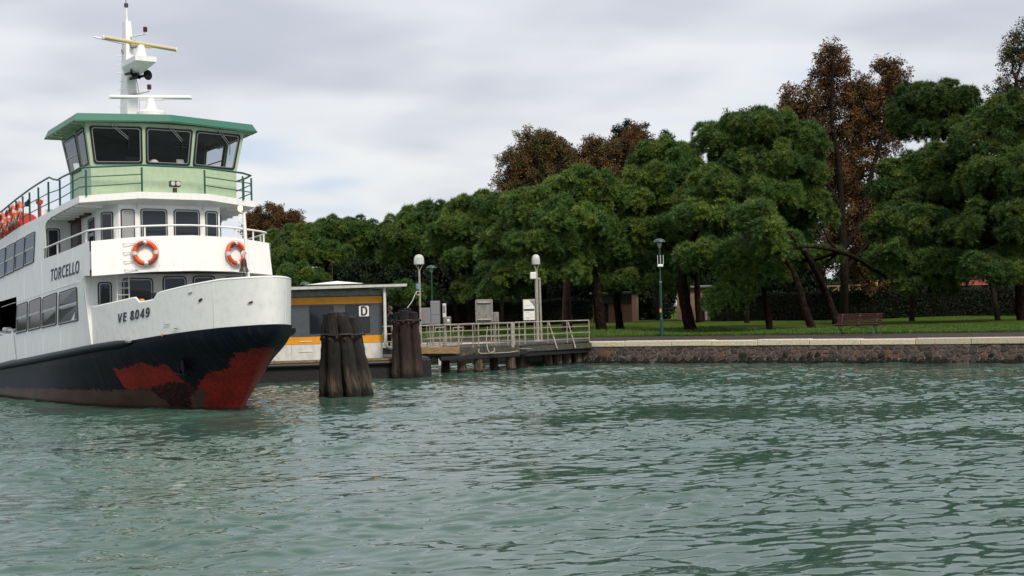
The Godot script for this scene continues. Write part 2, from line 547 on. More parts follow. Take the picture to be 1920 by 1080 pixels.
func build_land() -> void:
	var st := new_st()
	sheet(st, -1500, 1500, .3, 1500, QTOP - .06)
	struct("ground", st, M.lawn)
	st = new_st()
	sheet(st, -400, 300, .5, 8.9, QTOP - .012)
	struct("path", st, M.asphalt)
	# lawn in gentle waves, its rim a hand's breadth proud of the path
	var n := noise(7, .05, 3)
	st = new_st()
	var ds := [8.6, 9.2, 10, 12, 15, 19, 24, 30, 38, 48, 60, 75, 95, 120, 160, 240]
	for i in range(-45, 60):
		for j in ds.size() - 1:
			var q := []
			for e in [[i, j], [i + 1, j], [i + 1, j + 1], [i, j + 1]]:
				var d: float = ds[e[1]]
				if e[1] == 0:
					d += n.get_noise_2d(e[0] * 17.0, 3.0) * .25
				q.append(quay(e[0] * 4.0, d, QTOP + (0.0 if e[1] == 0 else .03) + (.25 * n.get_noise_2d(e[0] * 4.0, d) if d > 10.0 else 0.0)))
			quad(st, q[0], q[1], q[2], q[3])
	struct("lawn", st, M.lawn)
	# grass blades where they can be made out, along the path
	var blade := new_st()
	for k in 7:
		var a := rf(0, TAU); var h := rf(.05, .12); var r := Vector3(cos(a), 0, sin(a))
		var f := r * rf(.01, .05); var w := Vector3(-r.z, 0, r.x) * .008
		tri(blade, f - w, f + w, f + r * .03 + Vector3.UP * h)
	var mesh := blade.commit()
	var places := []; var cols := []
	for k in 26000:
		var d := 8.75 + 16.0 * pow(rng.randf(), 2.0)
		var s := rf(-34, 26)
		var y := QTOP + .03 + (.25 * n.get_noise_2d(s, d) if d > 10.0 else 0.0) - .01
		var sc := rf(.7, 1.6)
		places.append(Transform3D(Basis(Vector3.UP, rf(0, TAU)).scaled(Vector3(sc, sc * rf(.7, 1.2), sc)), quay(s, d, y)))
		var g := rf(.6, 1.35)
		var dry := 1.0 if rng.randf() < .06 else 0.0
		cols.append(Color((.06 + .06 * dry) * g, .12 * g, .018 * g))
	var go := scatter("grass", mesh, M.grass_blades, places, cols)
	go.set_meta("label", "short bright green grass growing along the path edge")
	go.set_meta("category", "grass")
	# fallen leaves on path and lawn
	var lf := new_st()
	quad(lf, Vector3(-.05, .004, -.03), Vector3(.05, .012, -.035), Vector3(.06, .004, .04), Vector3(-.04, .016, .03))
	places = []; cols = []
	for k in 900:
		var d := rf(.8, 22.0); var s := rf(-14, 24)
		places.append(Transform3D(Basis(Vector3.UP, rf(0, TAU)), quay(s, d, QTOP + (.002 if d < 8.6 else .06))))
		var g := rf(.5, 1.2)
		cols.append(Color(.2 * g, .1 * g, .035 * g))
	var fl := scatter("fallen_leaves", lf.commit(), M.leaves, places, cols)
	fl.set_meta("label", "brown fallen leaves scattered over path and lawn")
	fl.set_meta("category", "leaves")

func build_water() -> void:
	# wind waves: a spread of sines with gusts that make them uneven
	var waves := []
	for k in 30:
		var L := .19 * pow(1.105, k) * rf(.93, 1.07)          # 0.22 m to about 3.5 m
		var a := deg_to_rad(78.0) + rf(-1, 1) * (1.15 if L < .8 else .7)
		var kk := TAU / L
		var amp := .0074 * pow(L, .8) * (1.0 if L < 1.0 else .62)
		waves.append([cos(a) * kk, sin(a) * kk, amp, rf(0, TAU)])
	var gust := noise(33, .11, 3)
	var warp := noise(35, .3, 2)
	var xs := stops_of([[0.0, 10.0, .075], [10.0, 20.0, .12], [20.0, 38.0, .2], [38.0, 80.0, 1.5], [80.0, 900.0, 90.0]], true)
	var zs := stops_of([[5.0, 12.0, .11], [12.0, 24.0, .062], [24.0, 44.0, .1], [44.0, 74.0, .19], [74.0, 110.0, 2.0]], false)
	var nx := xs.size(); var nz := zs.size()
	var v := PackedVector3Array(); var nn := PackedVector3Array(); var idx := PackedInt32Array()
	v.resize(nx * nz); nn.resize(nx * nz)
	for j in nz:
		var z: float = -zs[j]
		for i in nx:
			var x: float = xs[i]
			var y := 0.0; var dx := 0.0; var dz := 0.0
			if absf(x) < 60.0 and z > -80.0:
				var g := .8 + .95 * gust.get_noise_2d(x, z * 1.4)
				var ph := 1.6 * warp.get_noise_2d(x, z)
				var far := clampf((-z - 20.0) / 60.0, 0.0, 1.0)
				var k := 0
				for w in waves:
					k += 1
					if k < 7 and far > .45:
						continue
					var t: float = w[0] * x + w[1] * z + w[3] + ph * (1.0 + k * .04)
					var s := sin(t); var c := cos(t)
					var am: float = w[2] * g
					y += am * (s + .22 * (c * c - .5))
					var dd := am * (c - .44 * c * s)
					dx += dd * w[0]; dz += dd * w[1]
			v[j * nx + i] = Vector3(x, y, z)
			nn[j * nx + i] = Vector3(-dx, 1.0, -dz).normalized()
	for j in nz - 1:
		for i in nx - 1:
			var a := j * nx + i
			idx.append_array([a, a + nx, a + nx + 1, a, a + nx + 1, a + 1])
	var arr := []
	arr.resize(Mesh.ARRAY_MAX)
	arr[Mesh.ARRAY_VERTEX] = v; arr[Mesh.ARRAY_NORMAL] = nn; arr[Mesh.ARRAY_INDEX] = idx
	var mesh := ArrayMesh.new()
	mesh.add_surface_from_arrays(Mesh.PRIMITIVE_TRIANGLES, arr)
	var o := inst("water", mesh, M.water)
	o.set_meta("kind", "structure")
	var st := new_st()
	quad(st, Vector3(-900, -.02, 900), Vector3(900, -.02, 900), Vector3(900, -.02, -5), Vector3(-900, -.02, -5))
	struct("water_behind", st, M.water)

func stops_of(parts: Array, mirror: bool) -> Array:
	var out := [parts[0][0]]
	for p in parts:
		var n := int(ceil((p[1] - p[0]) / p[2]))
		for k in n:
			out.append(p[0] + (p[1] - p[0]) * (k + 1) / n)
	if mirror:
		var neg := []
		for k in range(out.size() - 1, 0, -1):
			neg.append(-out[k])
		out = neg + out
	return out

func build_seawall() -> void:
	var t := thing("seawall", "battered seawall of irregular reddish stones below pale coping blocks", "seawall")
	var batter := .42
	var face := func(s: float, v: float, out: float): return quay(s, -batter * (.74 - v) - out, v)
	var st := new_st()
	for k in range(-75, 60):
		var a := k * 4.0; var b := a + 4.0
		quad(st, face.call(a, -1.2, 0.0), face.call(b, -1.2, 0.0), face.call(b, .745, 0.0), face.call(a, .745, 0.0))
	obj("mortar_bed", st, M.mortar, t)
	# shade under the gangway painted as a dark sheet; weed band along the foot
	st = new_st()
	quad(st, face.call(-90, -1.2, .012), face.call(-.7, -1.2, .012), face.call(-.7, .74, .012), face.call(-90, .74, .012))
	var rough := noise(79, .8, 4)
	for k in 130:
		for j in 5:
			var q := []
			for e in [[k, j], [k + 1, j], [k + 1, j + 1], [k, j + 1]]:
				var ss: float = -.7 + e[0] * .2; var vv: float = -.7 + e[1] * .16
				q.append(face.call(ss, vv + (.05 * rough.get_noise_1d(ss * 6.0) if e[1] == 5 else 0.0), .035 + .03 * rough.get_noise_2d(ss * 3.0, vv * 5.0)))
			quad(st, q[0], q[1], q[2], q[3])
	obj("weed_and_shade", st, M.algae_and_shade, t)
	# stones: cells of scattered points, cut apart by the joints
	var sites := []
	var cell := Vector2(.305, .185)
	var r0 := 0; var r1 := 4
	var s0 := -.5; var cols := 72
	for i in cols:
		for j in range(r0, r1):
			if rng.randf() < .1:
				continue
			sites.append([Vector2(s0 + (i + rf(.1, .9)) * cell.x, .02 + (j + rf(.12, .88)) * cell.y), j, i])
	var lump := noise(77, .9, 3)
	var made := 0
	for e in sites:
		var p: Vector2 = e[0]
		var poly := PackedVector2Array([p + Vector2(-.5, -.5), p + Vector2(.5, -.5), p + Vector2(.5, .5), p + Vector2(-.5, .5)])
		for f in sites:
			var q: Vector2 = f[0]
			if f == e or (q - p).length() > 1.2:
				continue
			poly = clip(poly, (p + q) * .5 - (q - p).normalized() * .009, (q - p).normalized())
		poly = clip(poly, Vector2(0, .742), Vector2(0, 1))
		poly = clip(poly, Vector2(0, -.06 + .05 * sin(p.x * 3.0)), Vector2(0, -1))
		if poly.size() < 3 or made > 296:
			continue
		made += 1
		var mid := Vector2.ZERO
		for q in poly:
			mid += q
		mid /= poly.size()
		var up := .02 + rf(0, .03)
		var s2 := new_st()
		var outer := []; var inner := []
		for q in poly:
			outer.append(face.call(q.x, q.y, -.02))
			var w := q.lerp(mid, .16)
			inner.append(face.call(w.x, w.y, up + .02 * lump.get_noise_2d(w.x * 3.0, w.y * 3.0)))
		for k in outer.size():
			var l := (k + 1) % outer.size()
			quad(s2, outer[k], outer[l], inner[l], inner[k])
		var c: Vector3 = face.call(mid.x, mid.y, up + .02)
		for k in inner.size():
			tri(s2, c, inner[k], inner[(k + 1) % inner.size()])
		var wet := mid.y < .2 + .3 * lump.get_noise_1d(mid.x * 1.2)
		var pick := rng.randi() % 14
		obj("stone", s2, M.algae_and_shade if wet else M["stone_%d" % (4 if pick == 0 else pick % 4)], t)
	# coping blocks
	var s := -40.0
	while s < 40.0:
		var L := rf(1.9, 2.5)
		if s > 60.0:
			L = 4.0
		s2_coping(t, s, s + L)
		s += L
	# the cracked joint and older blocks to the right read in the blocks' own tone

func s2_coping(t: Node3D, a: float, b: float) -> void:
	var st := new_st()
	var bs := Basis(QE, Vector3.UP, -QN)
	cbox(st, quay((a + b) * .5, .22, QTOP - .125) + Vector3.UP * rf(-.014, .014), Vector3(b - a - rf(.008, .022), .25 + rf(-.015, .015), .58 + rf(-.03, .02)), .018, bs)
	obj("coping_block", st, M.coping_old if a > 14.5 or a < -8 else M.coping, t)

func clip(poly: PackedVector2Array, at_: Vector2, n: Vector2) -> PackedVector2Array:
	var out := PackedVector2Array()
	for i in poly.size():
		var a := poly[i]; var b := poly[(i + 1) % poly.size()]
		var da := (a - at_).dot(n); var db := (b - at_).dot(n)
		if da <= 0:
			out.append(a)
		if (da < 0) != (db < 0) and absf(da - db) > 1e-9:
			out.append(a.lerp(b, da / (da - db)))
	return out

# ------------------------------------------------------------------ ferry (its own axes: x to port, z to the bow)
const STRAKE := [[-34.0, .8], [-13.34, 1.11], [-9.63, 1.38], [-6.5, 1.62], [-4.3, 1.82], [-2.5, 1.96], [-1.0, 2.11], [.2, 2.22], [1.2, 2.3], [2.2, 2.36]]
const BULTOP := [[-34.0, 2.5], [-4.81, 2.92], [-3.3, 3.05], [-2.0, 3.18], [-1.0, 3.28], [.24, 3.45], [1.24, 3.57], [2.2, 3.61]]
const BOATDECK := [[-34.0, 5.0], [-20.0, 5.1], [-13.0, 5.42], [-10.7, 5.72], [-7.8, 5.95], [-6.0, 6.13], [-4.5, 6.27], [0.0, 6.45]]
var SA := Vector3(-7.63, 0, -37.05)
var ferry: Node3D

func breadth(z: float) -> float:
	if z <= -8.0:
		return 2.85
	return 2.85 * pow(maxf(0.0, 1.0 - pow((z + 8.0) / 10.2, 1.78)), 1.0 / 1.78)

func hull_curve(s: float) -> float:
	return s if s < .6 else .6 + .4 * sin((s - .6) / .4 * PI / 2)

# stations round the bow from starboard aft to port aft: [x, z] at the strake
func stations(z_aft: float, n: int) -> Array:
	var out := []
	if z_aft < -8.0:
		for k in 8:
			out.append([-2.85, lerpf(z_aft, -8.0, k / 8.0)])
	for k in n + 1:
		var t := PI * k / n
		var c := cos(t); var sn := sin(t)
		var z := -8.0 + 10.2 * pow(sn, 2.0 / 1.78)
		if z >= z_aft:
			out.append([-2.85 * signf(c) * pow(absf(c), 2.0 / 1.78), z])
	if z_aft < -8.0:
		for k in 8:
			out.append([2.85, lerpf(-8.0, z_aft, (k + 1) / 8.0)])
	return out

func hull_point(x: float, z: float, s: float) -> Vector3:
	var ys := table(STRAKE, z)
	var sg := signf(x)
	if z <= -8.0:
		var zw0 := z - 2.0 * (z + 34.0) / 26.0
		return Vector3(sg * lerpf(2.75, 2.85, hull_curve(s)), ys * s, lerpf(zw0, z, hull_curve(s))) if s >= 0 else Vector3(sg * 2.2, s, zw0)
	var zw := -10.0 + (z + 8.0) * 10.0 / 10.2
	var xw := 2.75 * (1.0 - pow(clampf((zw + 10.0) / 10.0, 0, 1), 2.2))
	if s < 0:
		return Vector3(sg * xw * .8, s, zw)
	var q := hull_curve(s)
	return Vector3(sg * lerpf(xw, absf(x), q), ys * s, lerpf(zw, z, q))

func smooth_grid(s: SurfaceTool, g: Array, uv = null) -> void:
	var nj := g.size(); var ni: int = g[0].size()
	for j in nj - 1:
		for i in ni - 1:
			for e in [[0, 0], [1, 1], [1, 0], [0, 0], [0, 1], [1, 1]]:
				var a: int = i + e[0]; var b: int = j + e[1]
				var du: Vector3 = g[b][mini(a + 1, ni - 1)] - g[b][maxi(a - 1, 0)]
				var dv: Vector3 = g[mini(b + 1, nj - 1)][a] - g[maxi(b - 1, 0)][a]
				var n := du.cross(dv)
				s.set_normal(n.normalized() if n.length_squared() > 1e-12 else Vector3.UP)
				if uv != null:
					s.set_uv(uv.call(g[b][a]))
				s.add_vertex(g[b][a])

func hull_paint() -> Image:
	# the worn bow: navy over old red antifouling, a brown boot-top, as flaked patches with torn edges
	var w := 1536; var h := 256
	var im := Image.create(w, h, false, Image.FORMAT_RGB8)
	var p1 := poly2([-3.71,1.13,-3.34,1.17,-3.06,1.18,-2.86,1.22,-2.61,1.28,-2.3,1.32,-2.03,1.32,-1.87,1.28,-1.69,1.19,-1.52,1.27,-1.28,1.29,-1.24,1.16,-1.13,1.06,-1.14,.92,-1.06,.85,-1.09,.73,-1.36,.62,-1.76,.5,-2.38,.59,-2.88,.58,-3.27,.54,-3.51,.61,-3.6,.87])
	var p2 := poly2([-.6,.83,-.4,.87,-.2,1.04,.04,1.08,.32,1.14,.5,1.18,.74,1.35,.89,1.44,1.16,1.65,1.33,1.6,1.55,1.7,2.2,1.75,2.2,-1.0,-1.3,-1.0,-.95,.06,-.86,.29,-.81,.55])
	var boot := poly2([-40,.0,-13.4,.31,-8,.45,-6.26,.47,-4.14,.52,-2.51,.56,-2.34,.41,-2.22,.3,-2.11,.06,-1.9,-1.2,-40,-1.2])
	var b2 := poly2([-.92,.57,-.61,.58,-.79,.29,-.95,.06,-.95,-1,-1.4,-1,-1.4,.03,-1.26,.29])
	var dirty := poly2([-2.38,.62,-1.53,.8,-.86,.76,-.94,.52,-1.26,.29,-1.2,-1,-2.0,-1,-2.1,.1,-2.25,.36])
	var tear := noise(301, 3.2, 4); var fine := noise(303, 14.0, 3); var run := noise(305, 1.0, 3); var soft := noise(307, .9, 4)
	for y in h:
		for x in w:
			var z := -14.0 + 17.0 * (x + .5) / w
			var v := 2.6 - 3.4 * (y + .5) / h
			var q := Vector2(z + .05 * tear.get_noise_2d(z, v) + .02 * fine.get_noise_2d(z, v * .5), v + .08 * tear.get_noise_2d(z + 9.0, v) + .06 * fine.get_noise_2d(z + 5.0, v * .12) + .025 * fine.get_noise_2d(z * 3.0, v * .5))
			var n1 := soft.get_noise_2d(z, v * 2.0); var n2 := fine.get_noise_2d(z * .7, v)
			var c := Vector3(.0045, .0065, .0135) * (1.0 + .5 * n1)
			c += Vector3(.012, .014, .018) * smoothstep(.15, .6, run.get_noise_2d(z * 5.0, v * .6)) * .5
			if Geometry2D.is_point_in_polygon(q, p1) or Geometry2D.is_point_in_polygon(q, p2):
				c = Vector3(.27, .022, .017) * (1.0 + .35 * n1 + .15 * n2)
				if fine.get_noise_2d(z * 1.5 + 40.0, v * 1.5) > .34 - .22 * clampf(.45 - v, 0.0, .45):
					c = Vector3(.03, .012, .012)
			elif fine.get_noise_2d(z * 2.6 + 7.0, v * .9) > .43 and v < 1.6 and z > -4.2 and z < 1.6:
				c = Vector3(.12, .016, .013)
			if Geometry2D.is_point_in_polygon(q, dirty):
				c = Vector3(.018, .011, .012).lerp(Vector3(.12, .018, .015), smoothstep(.05, .35, tear.get_noise_2d(z * 1.3, v * 4.0)))
			if Geometry2D.is_point_in_polygon(q, boot) or Geometry2D.is_point_in_polygon(q, b2):
				c = Vector3(.088, .048, .037) * (1.0 + .4 * n1 + .2 * n2)
			if v < .07 + .05 * tear.get_noise_1d(z * 2.0):
				c = c.lerp(Vector3(.02, .026, .014), .75)
			if run.get_noise_2d(z * 9.0, v * .25) > .42 and v > .35:
				c = c.lerp(Vector3(.05, .022, .012), .55)
			im.set_pixel(x, y, Color(c.x, c.y, c.z).linear_to_srgb())
	return im

func poly2(a: Array) -> PackedVector2Array:
	var out := PackedVector2Array()
	for k in range(0, a.size(), 2):
		out.append(Vector2(a[k], a[k + 1]))
	return out

# one window: black rubber, bright frame, pane; corners bl, br, tr, tl seen from outside
func window(parent: Node, c: Array, pane: Material, r := .07, bars: Array = [], thick := .035, framed := true) -> Node3D:
	var nrm: Vector3 = ((c[1] - c[0]) as Vector3).cross(c[3] - c[0]).normalized()
	var st := new_st()
	ring(st, rounded(c, r), rounded(c, r * .8, thick), nrm, .022)
	var w := obj("window", st, M.gasket, parent)
	var ins := thick
	if framed:
		st = new_st()
		ring(st, rounded(c, r * .8, thick + .001), rounded(c, r * .6, thick + .03), nrm, .017)
		obj("frame", st, M.aluminium, w)
		ins += .028
	var e := rounded(c, r * .6, ins)
	if bars.is_empty():
		st = new_st()
		fan(st, e, nrm * .006)
		obj("pane", st, pane, w)
	else:
		var v: float = bars[0]
		var lo := [c[0], c[1], (c[1] as Vector3).lerp(c[2], v), (c[0] as Vector3).lerp(c[3], v)]
		var hi := [lo[3], lo[2], c[2], c[3]]
		st = new_st(); fan(st, rounded(hi, r * .5, ins * .9), nrm * .010); obj("upper_pane", st, pane, w)
		st = new_st(); fan(st, rounded(lo, r * .5, ins * .9), nrm * .004); obj("lower_pane", st, pane, w)
		st = new_st()
		var d: Vector3 = (lo[2] - lo[3])
		var up := nrm.cross(d).normalized() * .03
		var a: Vector3 = lo[3] + d.normalized() * ins; var b: Vector3 = lo[2] - d.normalized() * ins
		box(st, (a + b) * .5 + nrm * .012, Vector3((b - a).length(), .055, .03), Basis(d.normalized(), up.normalized(), nrm))
		obj("rail_bar", st, M.aluminium, w)
		if bars.size() > 1:      # the slid-back lower sash leaves a dark slot
			st = new_st()
			var u := d.normalized()
			fan(st, [lo[0] + u * (ins + .004), lo[0] + u * (ins + .09), lo[3] + u * (ins + .09), lo[3] + u * (ins + .004)], nrm * .008)
			obj("sash_gap", st, M.black, w)
	return w

func fp(x: float, y: float, z: float) -> Vector3:
	return Vector3(x, y, z)

func build_ferry() -> void:
	ferry = thing("ferry", "white double-deck passenger ferry with green wheelhouse and worn red and navy bow", "ferry", SA, deg_to_rad(36.0))
	var t := ferry
	# ---- hull
	var st := new_st()
	var rows := [-1.0, -.5, 0.0, .08, .16, .24, .32, .4, .48, .56, .64, .7, .76, .82, .88, .94, 1.0]
	var sts := stations(-34.0, 120)
	var g := []
	for s in rows:
		var line := []
		for p in sts:
			line.append(hull_point(p[0] if absf(p[0]) > 1e-4 else -1e-5, p[1], s))
		g.append(line)
	var pm := plain("hull_paint", Color.WHITE, .45, 0.0, .3)
	pm.albedo_texture = ImageTexture.create_from_image(hull_paint())
	pm.texture_repeat = false
	smooth_grid(st, g, func(p: Vector3): return Vector2(clampf((p.z + 14.0) / 17.0, 0.002, .998), (2.6 - p.y) / 3.4))
	obj("hull", st, pm, t)
	st = new_st()
	quad(st, fp(2.85, -1, -34), fp(-2.85, -1, -34), fp(-2.85, 5, -34), fp(2.85, 5, -34))
	obj("transom", st, M.white_paint, t)
	# ---- bulwark round the bow
	st = new_st()
	var bs := stations(-4.85, 150)
	var outer := []; var inner := []
	for s in [0.0, .25, .5, .75, 1.0]:
		var lo := []; var li := []
		for p in bs:
			var yb := table(STRAKE, p[1]); var yt := bul_top(p[0], p[1])
			var k: float = lerpf(.985, 1.0, s)
			lo.append(fp(p[0] * k, lerpf(yb, yt, s), -2.0 + (p[1] + 2.0) * k if p[1] > -2 else p[1]))
			li.append(fp(p[0] * .975, lerpf(yb, yt, s), p[1] - .06))
		outer.append(lo); inner.append(li)
	smooth_grid(st, outer)
	inner.reverse()
	smooth_grid(st, inner)
	var no: int = bs.size()
	for i in no - 1:
		quad(st, outer[4][i], outer[4][i + 1], inner[0][i + 1], inner[0][i])
	obj("bulwark", st, M.bulwark_paint, t)
	st = new_st()
	var cap := []
	for i in no:
		var p: Vector3 = (outer[4][i] + inner[0][i]) * .5
		cap.append(p)
	tube(st, cap, .035, 6)
	obj("cap_rail", st, M.white_paint, t)
	# weld seams standing on the plating
	for zz in [[-.6, 1.0], [.52, 1.95]]:
		st = new_st()
		var x: float = signf(zz[0]) * breadth(zz[1])
		var pts := []
		for k in 9:
			var s := k / 8.0
			pts.append(fp(x * lerpf(.985, 1.0, s) * 1.001, lerpf(table(STRAKE, zz[1]) + .02, bul_top(x, zz[1]) - .03, s), zz[1] + .004))
		tube(st, pts, .006, 5)
		obj("weld_seam", st, M.bulwark_paint, t)
	# torn plating and scuffs
	for e in [[-1.36, .6, 3.05, .16, .05, 1], [-.52, 1.93, 2.95, .2, .035, 1], [-1.8, -.65, 2.42, .3, .012, 0], [-1.5, .25, 3.25, .25, .03, 0], [-1.68, -.3, 2.3, .22, .01, 1], [-2.2, -2.1, 2.6, .05, .012, 1]]:
		st = new_st()
		var z: float = e[1]; var x: float = -breadth(z)
		var dz := .05
		var tang := Vector3(-breadth(z + dz) + breadth(z - dz), 0, 2 * dz).normalized()
		var nr := Vector3(-tang.z, 0, tang.x)
		if nr.x > 0: nr = -nr
		var bb := PackedVector2Array()
		for k in 14:
			var a := TAU * k / 14
			var rr := rf(.45, 1.0)
			bb.append(Vector2(cos(a) * e[3] * .5 * rr, sin(a) * e[4] * rr + cos(a) * e[4] * .6))
		prism(st, bb, Transform3D(Basis(tang, Vector3.UP, tang.cross(Vector3.UP)), fp(x, e[2], z) + nr * (.014 if tang.cross(Vector3.UP).dot(nr) > 0 else .004)), .02)
		obj("torn_plate" if e[5] else "scuff_mark", st, M.rust if e[5] else M.scuff, t)
	# ---- rubbing strake, from the shoulders aft
	for sg in [-1.0, 1.0]:
		st = new_st()
		var line := []; var rad := []
		for k in 34:
			var z := lerpf(-2.3 if sg < 0 else .35, -34.0, pow(k / 33.0, 1.6))
			line.append(fp(sg * (breadth(z) + (.03 if sg < 0 else .08)), table(STRAKE, z) - .06, z))
			rad.append(.06 + .06 * minf(1.0, k / 3.0))
		tube(st, line, rad, 10)
		obj("rubbing_strake", st, M.navy, t)
	st = new_st()
	lathe(st, [[.0, -.04], [.09, 0.0], [.09, .05], [.0, .07]], 12, Transform3D(Basis(Vector3.RIGHT, .4), fp(-2.3, 1.95, -2.28)))
	obj("strake_end_cap", st, M.aluminium, t)
	# anchor pocket
	st = new_st()
	var ap := hull_point(-breadth(.2), .2, .58)
	for k in 2:
		cbox(st, ap + Vector3(-.06, -.05 + .0 * k, -.15 + .3 * k), Vector3(.16, .42, .05), .02, Basis(Vector3.UP, .55) * Basis(Vector3.RIGHT, -.05))
	cbox(st, ap + Vector3(-.05, -.27, 0), Vector3(.18, .06, .36), .02, Basis(Vector3.UP, .55))
	cbox(st, ap + Vector3(-.02, -.02, 0), Vector3(.08, .3, .2), .02, Basis(Vector3.UP, .55))
	obj("anchor_pocket", st, M.navy, t)
	# ---- main deck
	st = new_st()
	var dk := PackedVector2Array()
	for p in stations(-33.9, 60):
		dk.append(Vector2(p[0] * .96, p[1] - .1))
	deck_sheet(st, dk, func(z): return table(STRAKE, z) + .16)
	obj("main_deck", st, M.interior, t)
	# ---- side plating, both sides
	for sg in [-1.0, 1.0]:
		st = new_st()
		var pl := [[-4.75, 2.93], [-4.9, 3.1], [-4.72, 3.74], [-4.3, 3.88], [-3.75, 3.86], [-3.8, 4.86], [-5.8, 4.7], [-8.08, 4.55], [-7.9, 5.55], [-7.75, 5.72]]
		# forward: strake up to the open promenade
		strip(st, sg, [[-11.2, -1, 4.4], [-10.4, -1, 4.42], [-9.4, -1, 4.48], [-8.08, -1, 4.55], [-6.9, -1, 4.62], [-5.8, -1, 4.7], [-4.9, -1, 4.77], [-4.49, -1, 4.81]])
		strip(st, sg, [[-4.49, 3.78, 4.81], [-4.3, 3.88, 4.83], [-3.78, 3.86, 4.86]])
		# upper part aft of the promenade
		strip(st, sg, [[-34.0, 3.3, -2], [-24.0, 3.35, -2], [-16.5, 3.4, -2], [-13.0, 3.6, -2], [-11.2, 4.4, -2], [-10.4, 4.42, -2], [-9.4, 4.48, -2], [-8.08, 4.55, -2]])
		strip(st, sg, [[-8.08, 4.55, -2], [-7.88, 5.62, -2], [-7.7, 5.72, -2], [-7.4, 5.76, -2]])
		# lower part aft of the boarding opening
		strip(st, sg, [[-34.0, -1, 3.3], [-24.0, -1, 3.35], [-16.5, -1, 3.4]])
		strip(st, sg, [[-16.5, -1, 2.0], [-13.5, -1, 2.1], [-11.7, -1, 2.22], [-11.2, -1, 2.26]])
		strip(st, sg, [[-16.5, 3.2, 3.4], [-13.0, 3.31, 3.6], [-11.2, 3.42, 4.4]])
		obj("side_plating", st, M.white_paint, t)
		st = new_st()
		strip(st, sg, [[-34.0, -1, -2], [-9.0, -1, -2], [-8.2, -1, -2]], .12)
		obj("inner_lining", st, M.interior, t) if sg > 0 else null
	for sg in [-1.0, 1.0]:
		for e in [[-6.72, 1.62, 4.6], [-8.37, 1.5, 4.5], [-10.3, 1.36, 4.4], [-5.3, 3.75, 4.72]]:
			st = new_st()
			var pts := []
			for k in 9:
				var y := lerpf(e[1], e[2], k / 8.0)
				pts.append(fp(sg * (side_x(y, e[0]) + .001), y, e[0]))
			tube(st, pts, .007, 5)
			obj("weld_seam", st, M.white_paint, t)
		st = new_st()
		var hl := []
		for k in 12:
			var z := lerpf(-4.8, -13.0, k / 11.0)
			hl.append(fp(sg * (side_x(3.8, z) + .001), 3.72 + .075 * (z + 4.8), z))
		tube(st, hl, .008, 5)
		obj("weld_seam", st, M.white_paint, t)
	# gusset in front of the boarding opening
	st = new_st()
	quad(st, fp(-2.87, 1.2, -12.95), fp(-2.87, 1.35, -11.3), fp(-2.87, 2.3, -11.6), fp(-2.87, 2.28, -11.75))
	quad(st, fp(-2.87, 1.2, -12.95), fp(-2.87, 2.28, -11.75), fp(-2.6, 2.28, -11.75), fp(-2.6, 1.2, -12.95))
	obj("gusset", st, M.white_paint, t)
	st = new_st()
	box(st, fp(-2.5, 2.2, -14.2), Vector3(.5, .05, 5.0), Basis(Vector3.RIGHT, .04))
	obj("boarding_ledge", st, M.white_metal, t)
	st = new_st()
	cbox(st, fp(-2.62, 2.3, -12.6), Vector3(.2, .1, .5), .03); cbox(st, fp(-2.6, 2.33, -13.3), Vector3(.24, .14, .4), .04)
	obj("life_vest_bundle", st, M.reflective, t)
	# lower side windows (starboard measured, port mirrored)
	var lw := [[-5.02, -6.64, 3.58, 3.45, 2.57, 2.45], [-6.84, -8.29, 3.47, 3.33, 2.46, 2.35], [-8.45, -9.72, 3.36, 3.24, 2.36, 2.26], [-9.89, -11.12, 3.25, 3.14, 2.27, 2.17]]
	for e in lw:
		var tint: Material = M.dim_pane if e[0] == -8.45 else M.dark_pane
		window(t, [wx(-1, e[5], e[1] - .2), wx(-1, e[4], e[0] - .15), wx(-1, e[2], e[0]), wx(-1, e[3], e[1])], tint, .1, [.52, 1])
		window(t, [wx(1, e[4], e[0] - .15), wx(1, e[5], e[1] - .2), wx(1, e[3], e[1]), wx(1, e[2], e[0])], tint, .1, [.52, 1])
	for k in 9:
		var z0 := -8.94 - k * 1.13 if k < 4 else -13.3 - (k - 4) * 1.2
		var y1 := 5.47 - (-8.94 - z0) * .1 if k < 4 else 5.0 - (k - 4) * .05
		var c := [wx(-1, y1 - 1.09, z0 - 1.32), wx(-1, y1 - .99, z0 - .22), wx(-1, y1, z0), wx(-1, y1 - .1, z0 - 1.06)]
		window(t, c, M.dark_pane, .08, [.5, 1])
		window(t, [c[1] * Vector3(-1, 1, 1), c[0] * Vector3(-1, 1, 1), c[3] * Vector3(-1, 1, 1), c[2] * Vector3(-1, 1, 1)], M.dark_pane, .08, [.5, 1])
	# ---- lower front wall
	st = new_st()
	var wl := side_x(1.8, -4.5); var wu := side_x(3.98, -4.5)
	quad(st, fp(-wl, 1.8, -4.5), fp(wl, 1.8, -4.5), fp(wu, 3.98, -4.5), fp(-wu, 3.98, -4.5))
	quad(st, fp(-2.75, 3.9, -4.5), fp(2.75, 3.9, -4.5), fp(2.8, 3.9, -3.7), fp(-2.8, 3.9, -3.7))
	obj("lower_front_wall", st, M.white_paint, t)
	for e in [[-2.39, -1.97, 2.9, 3.7, .1], [-1.66, -.7, 3.0, 3.81, .14], [-.4, .36, 3.0, 3.86, .14], [.56, 1.3, 3.0, 3.87, .14], [1.6, 2.25, 3.0, 3.83, .12]]:
		window(t, [fp(e[0], e[2], -4.495), fp(e[1], e[2], -4.495), fp(e[1], e[3], -4.495), fp(e[0], e[3], -4.495)], M.dark_pane, e[4])
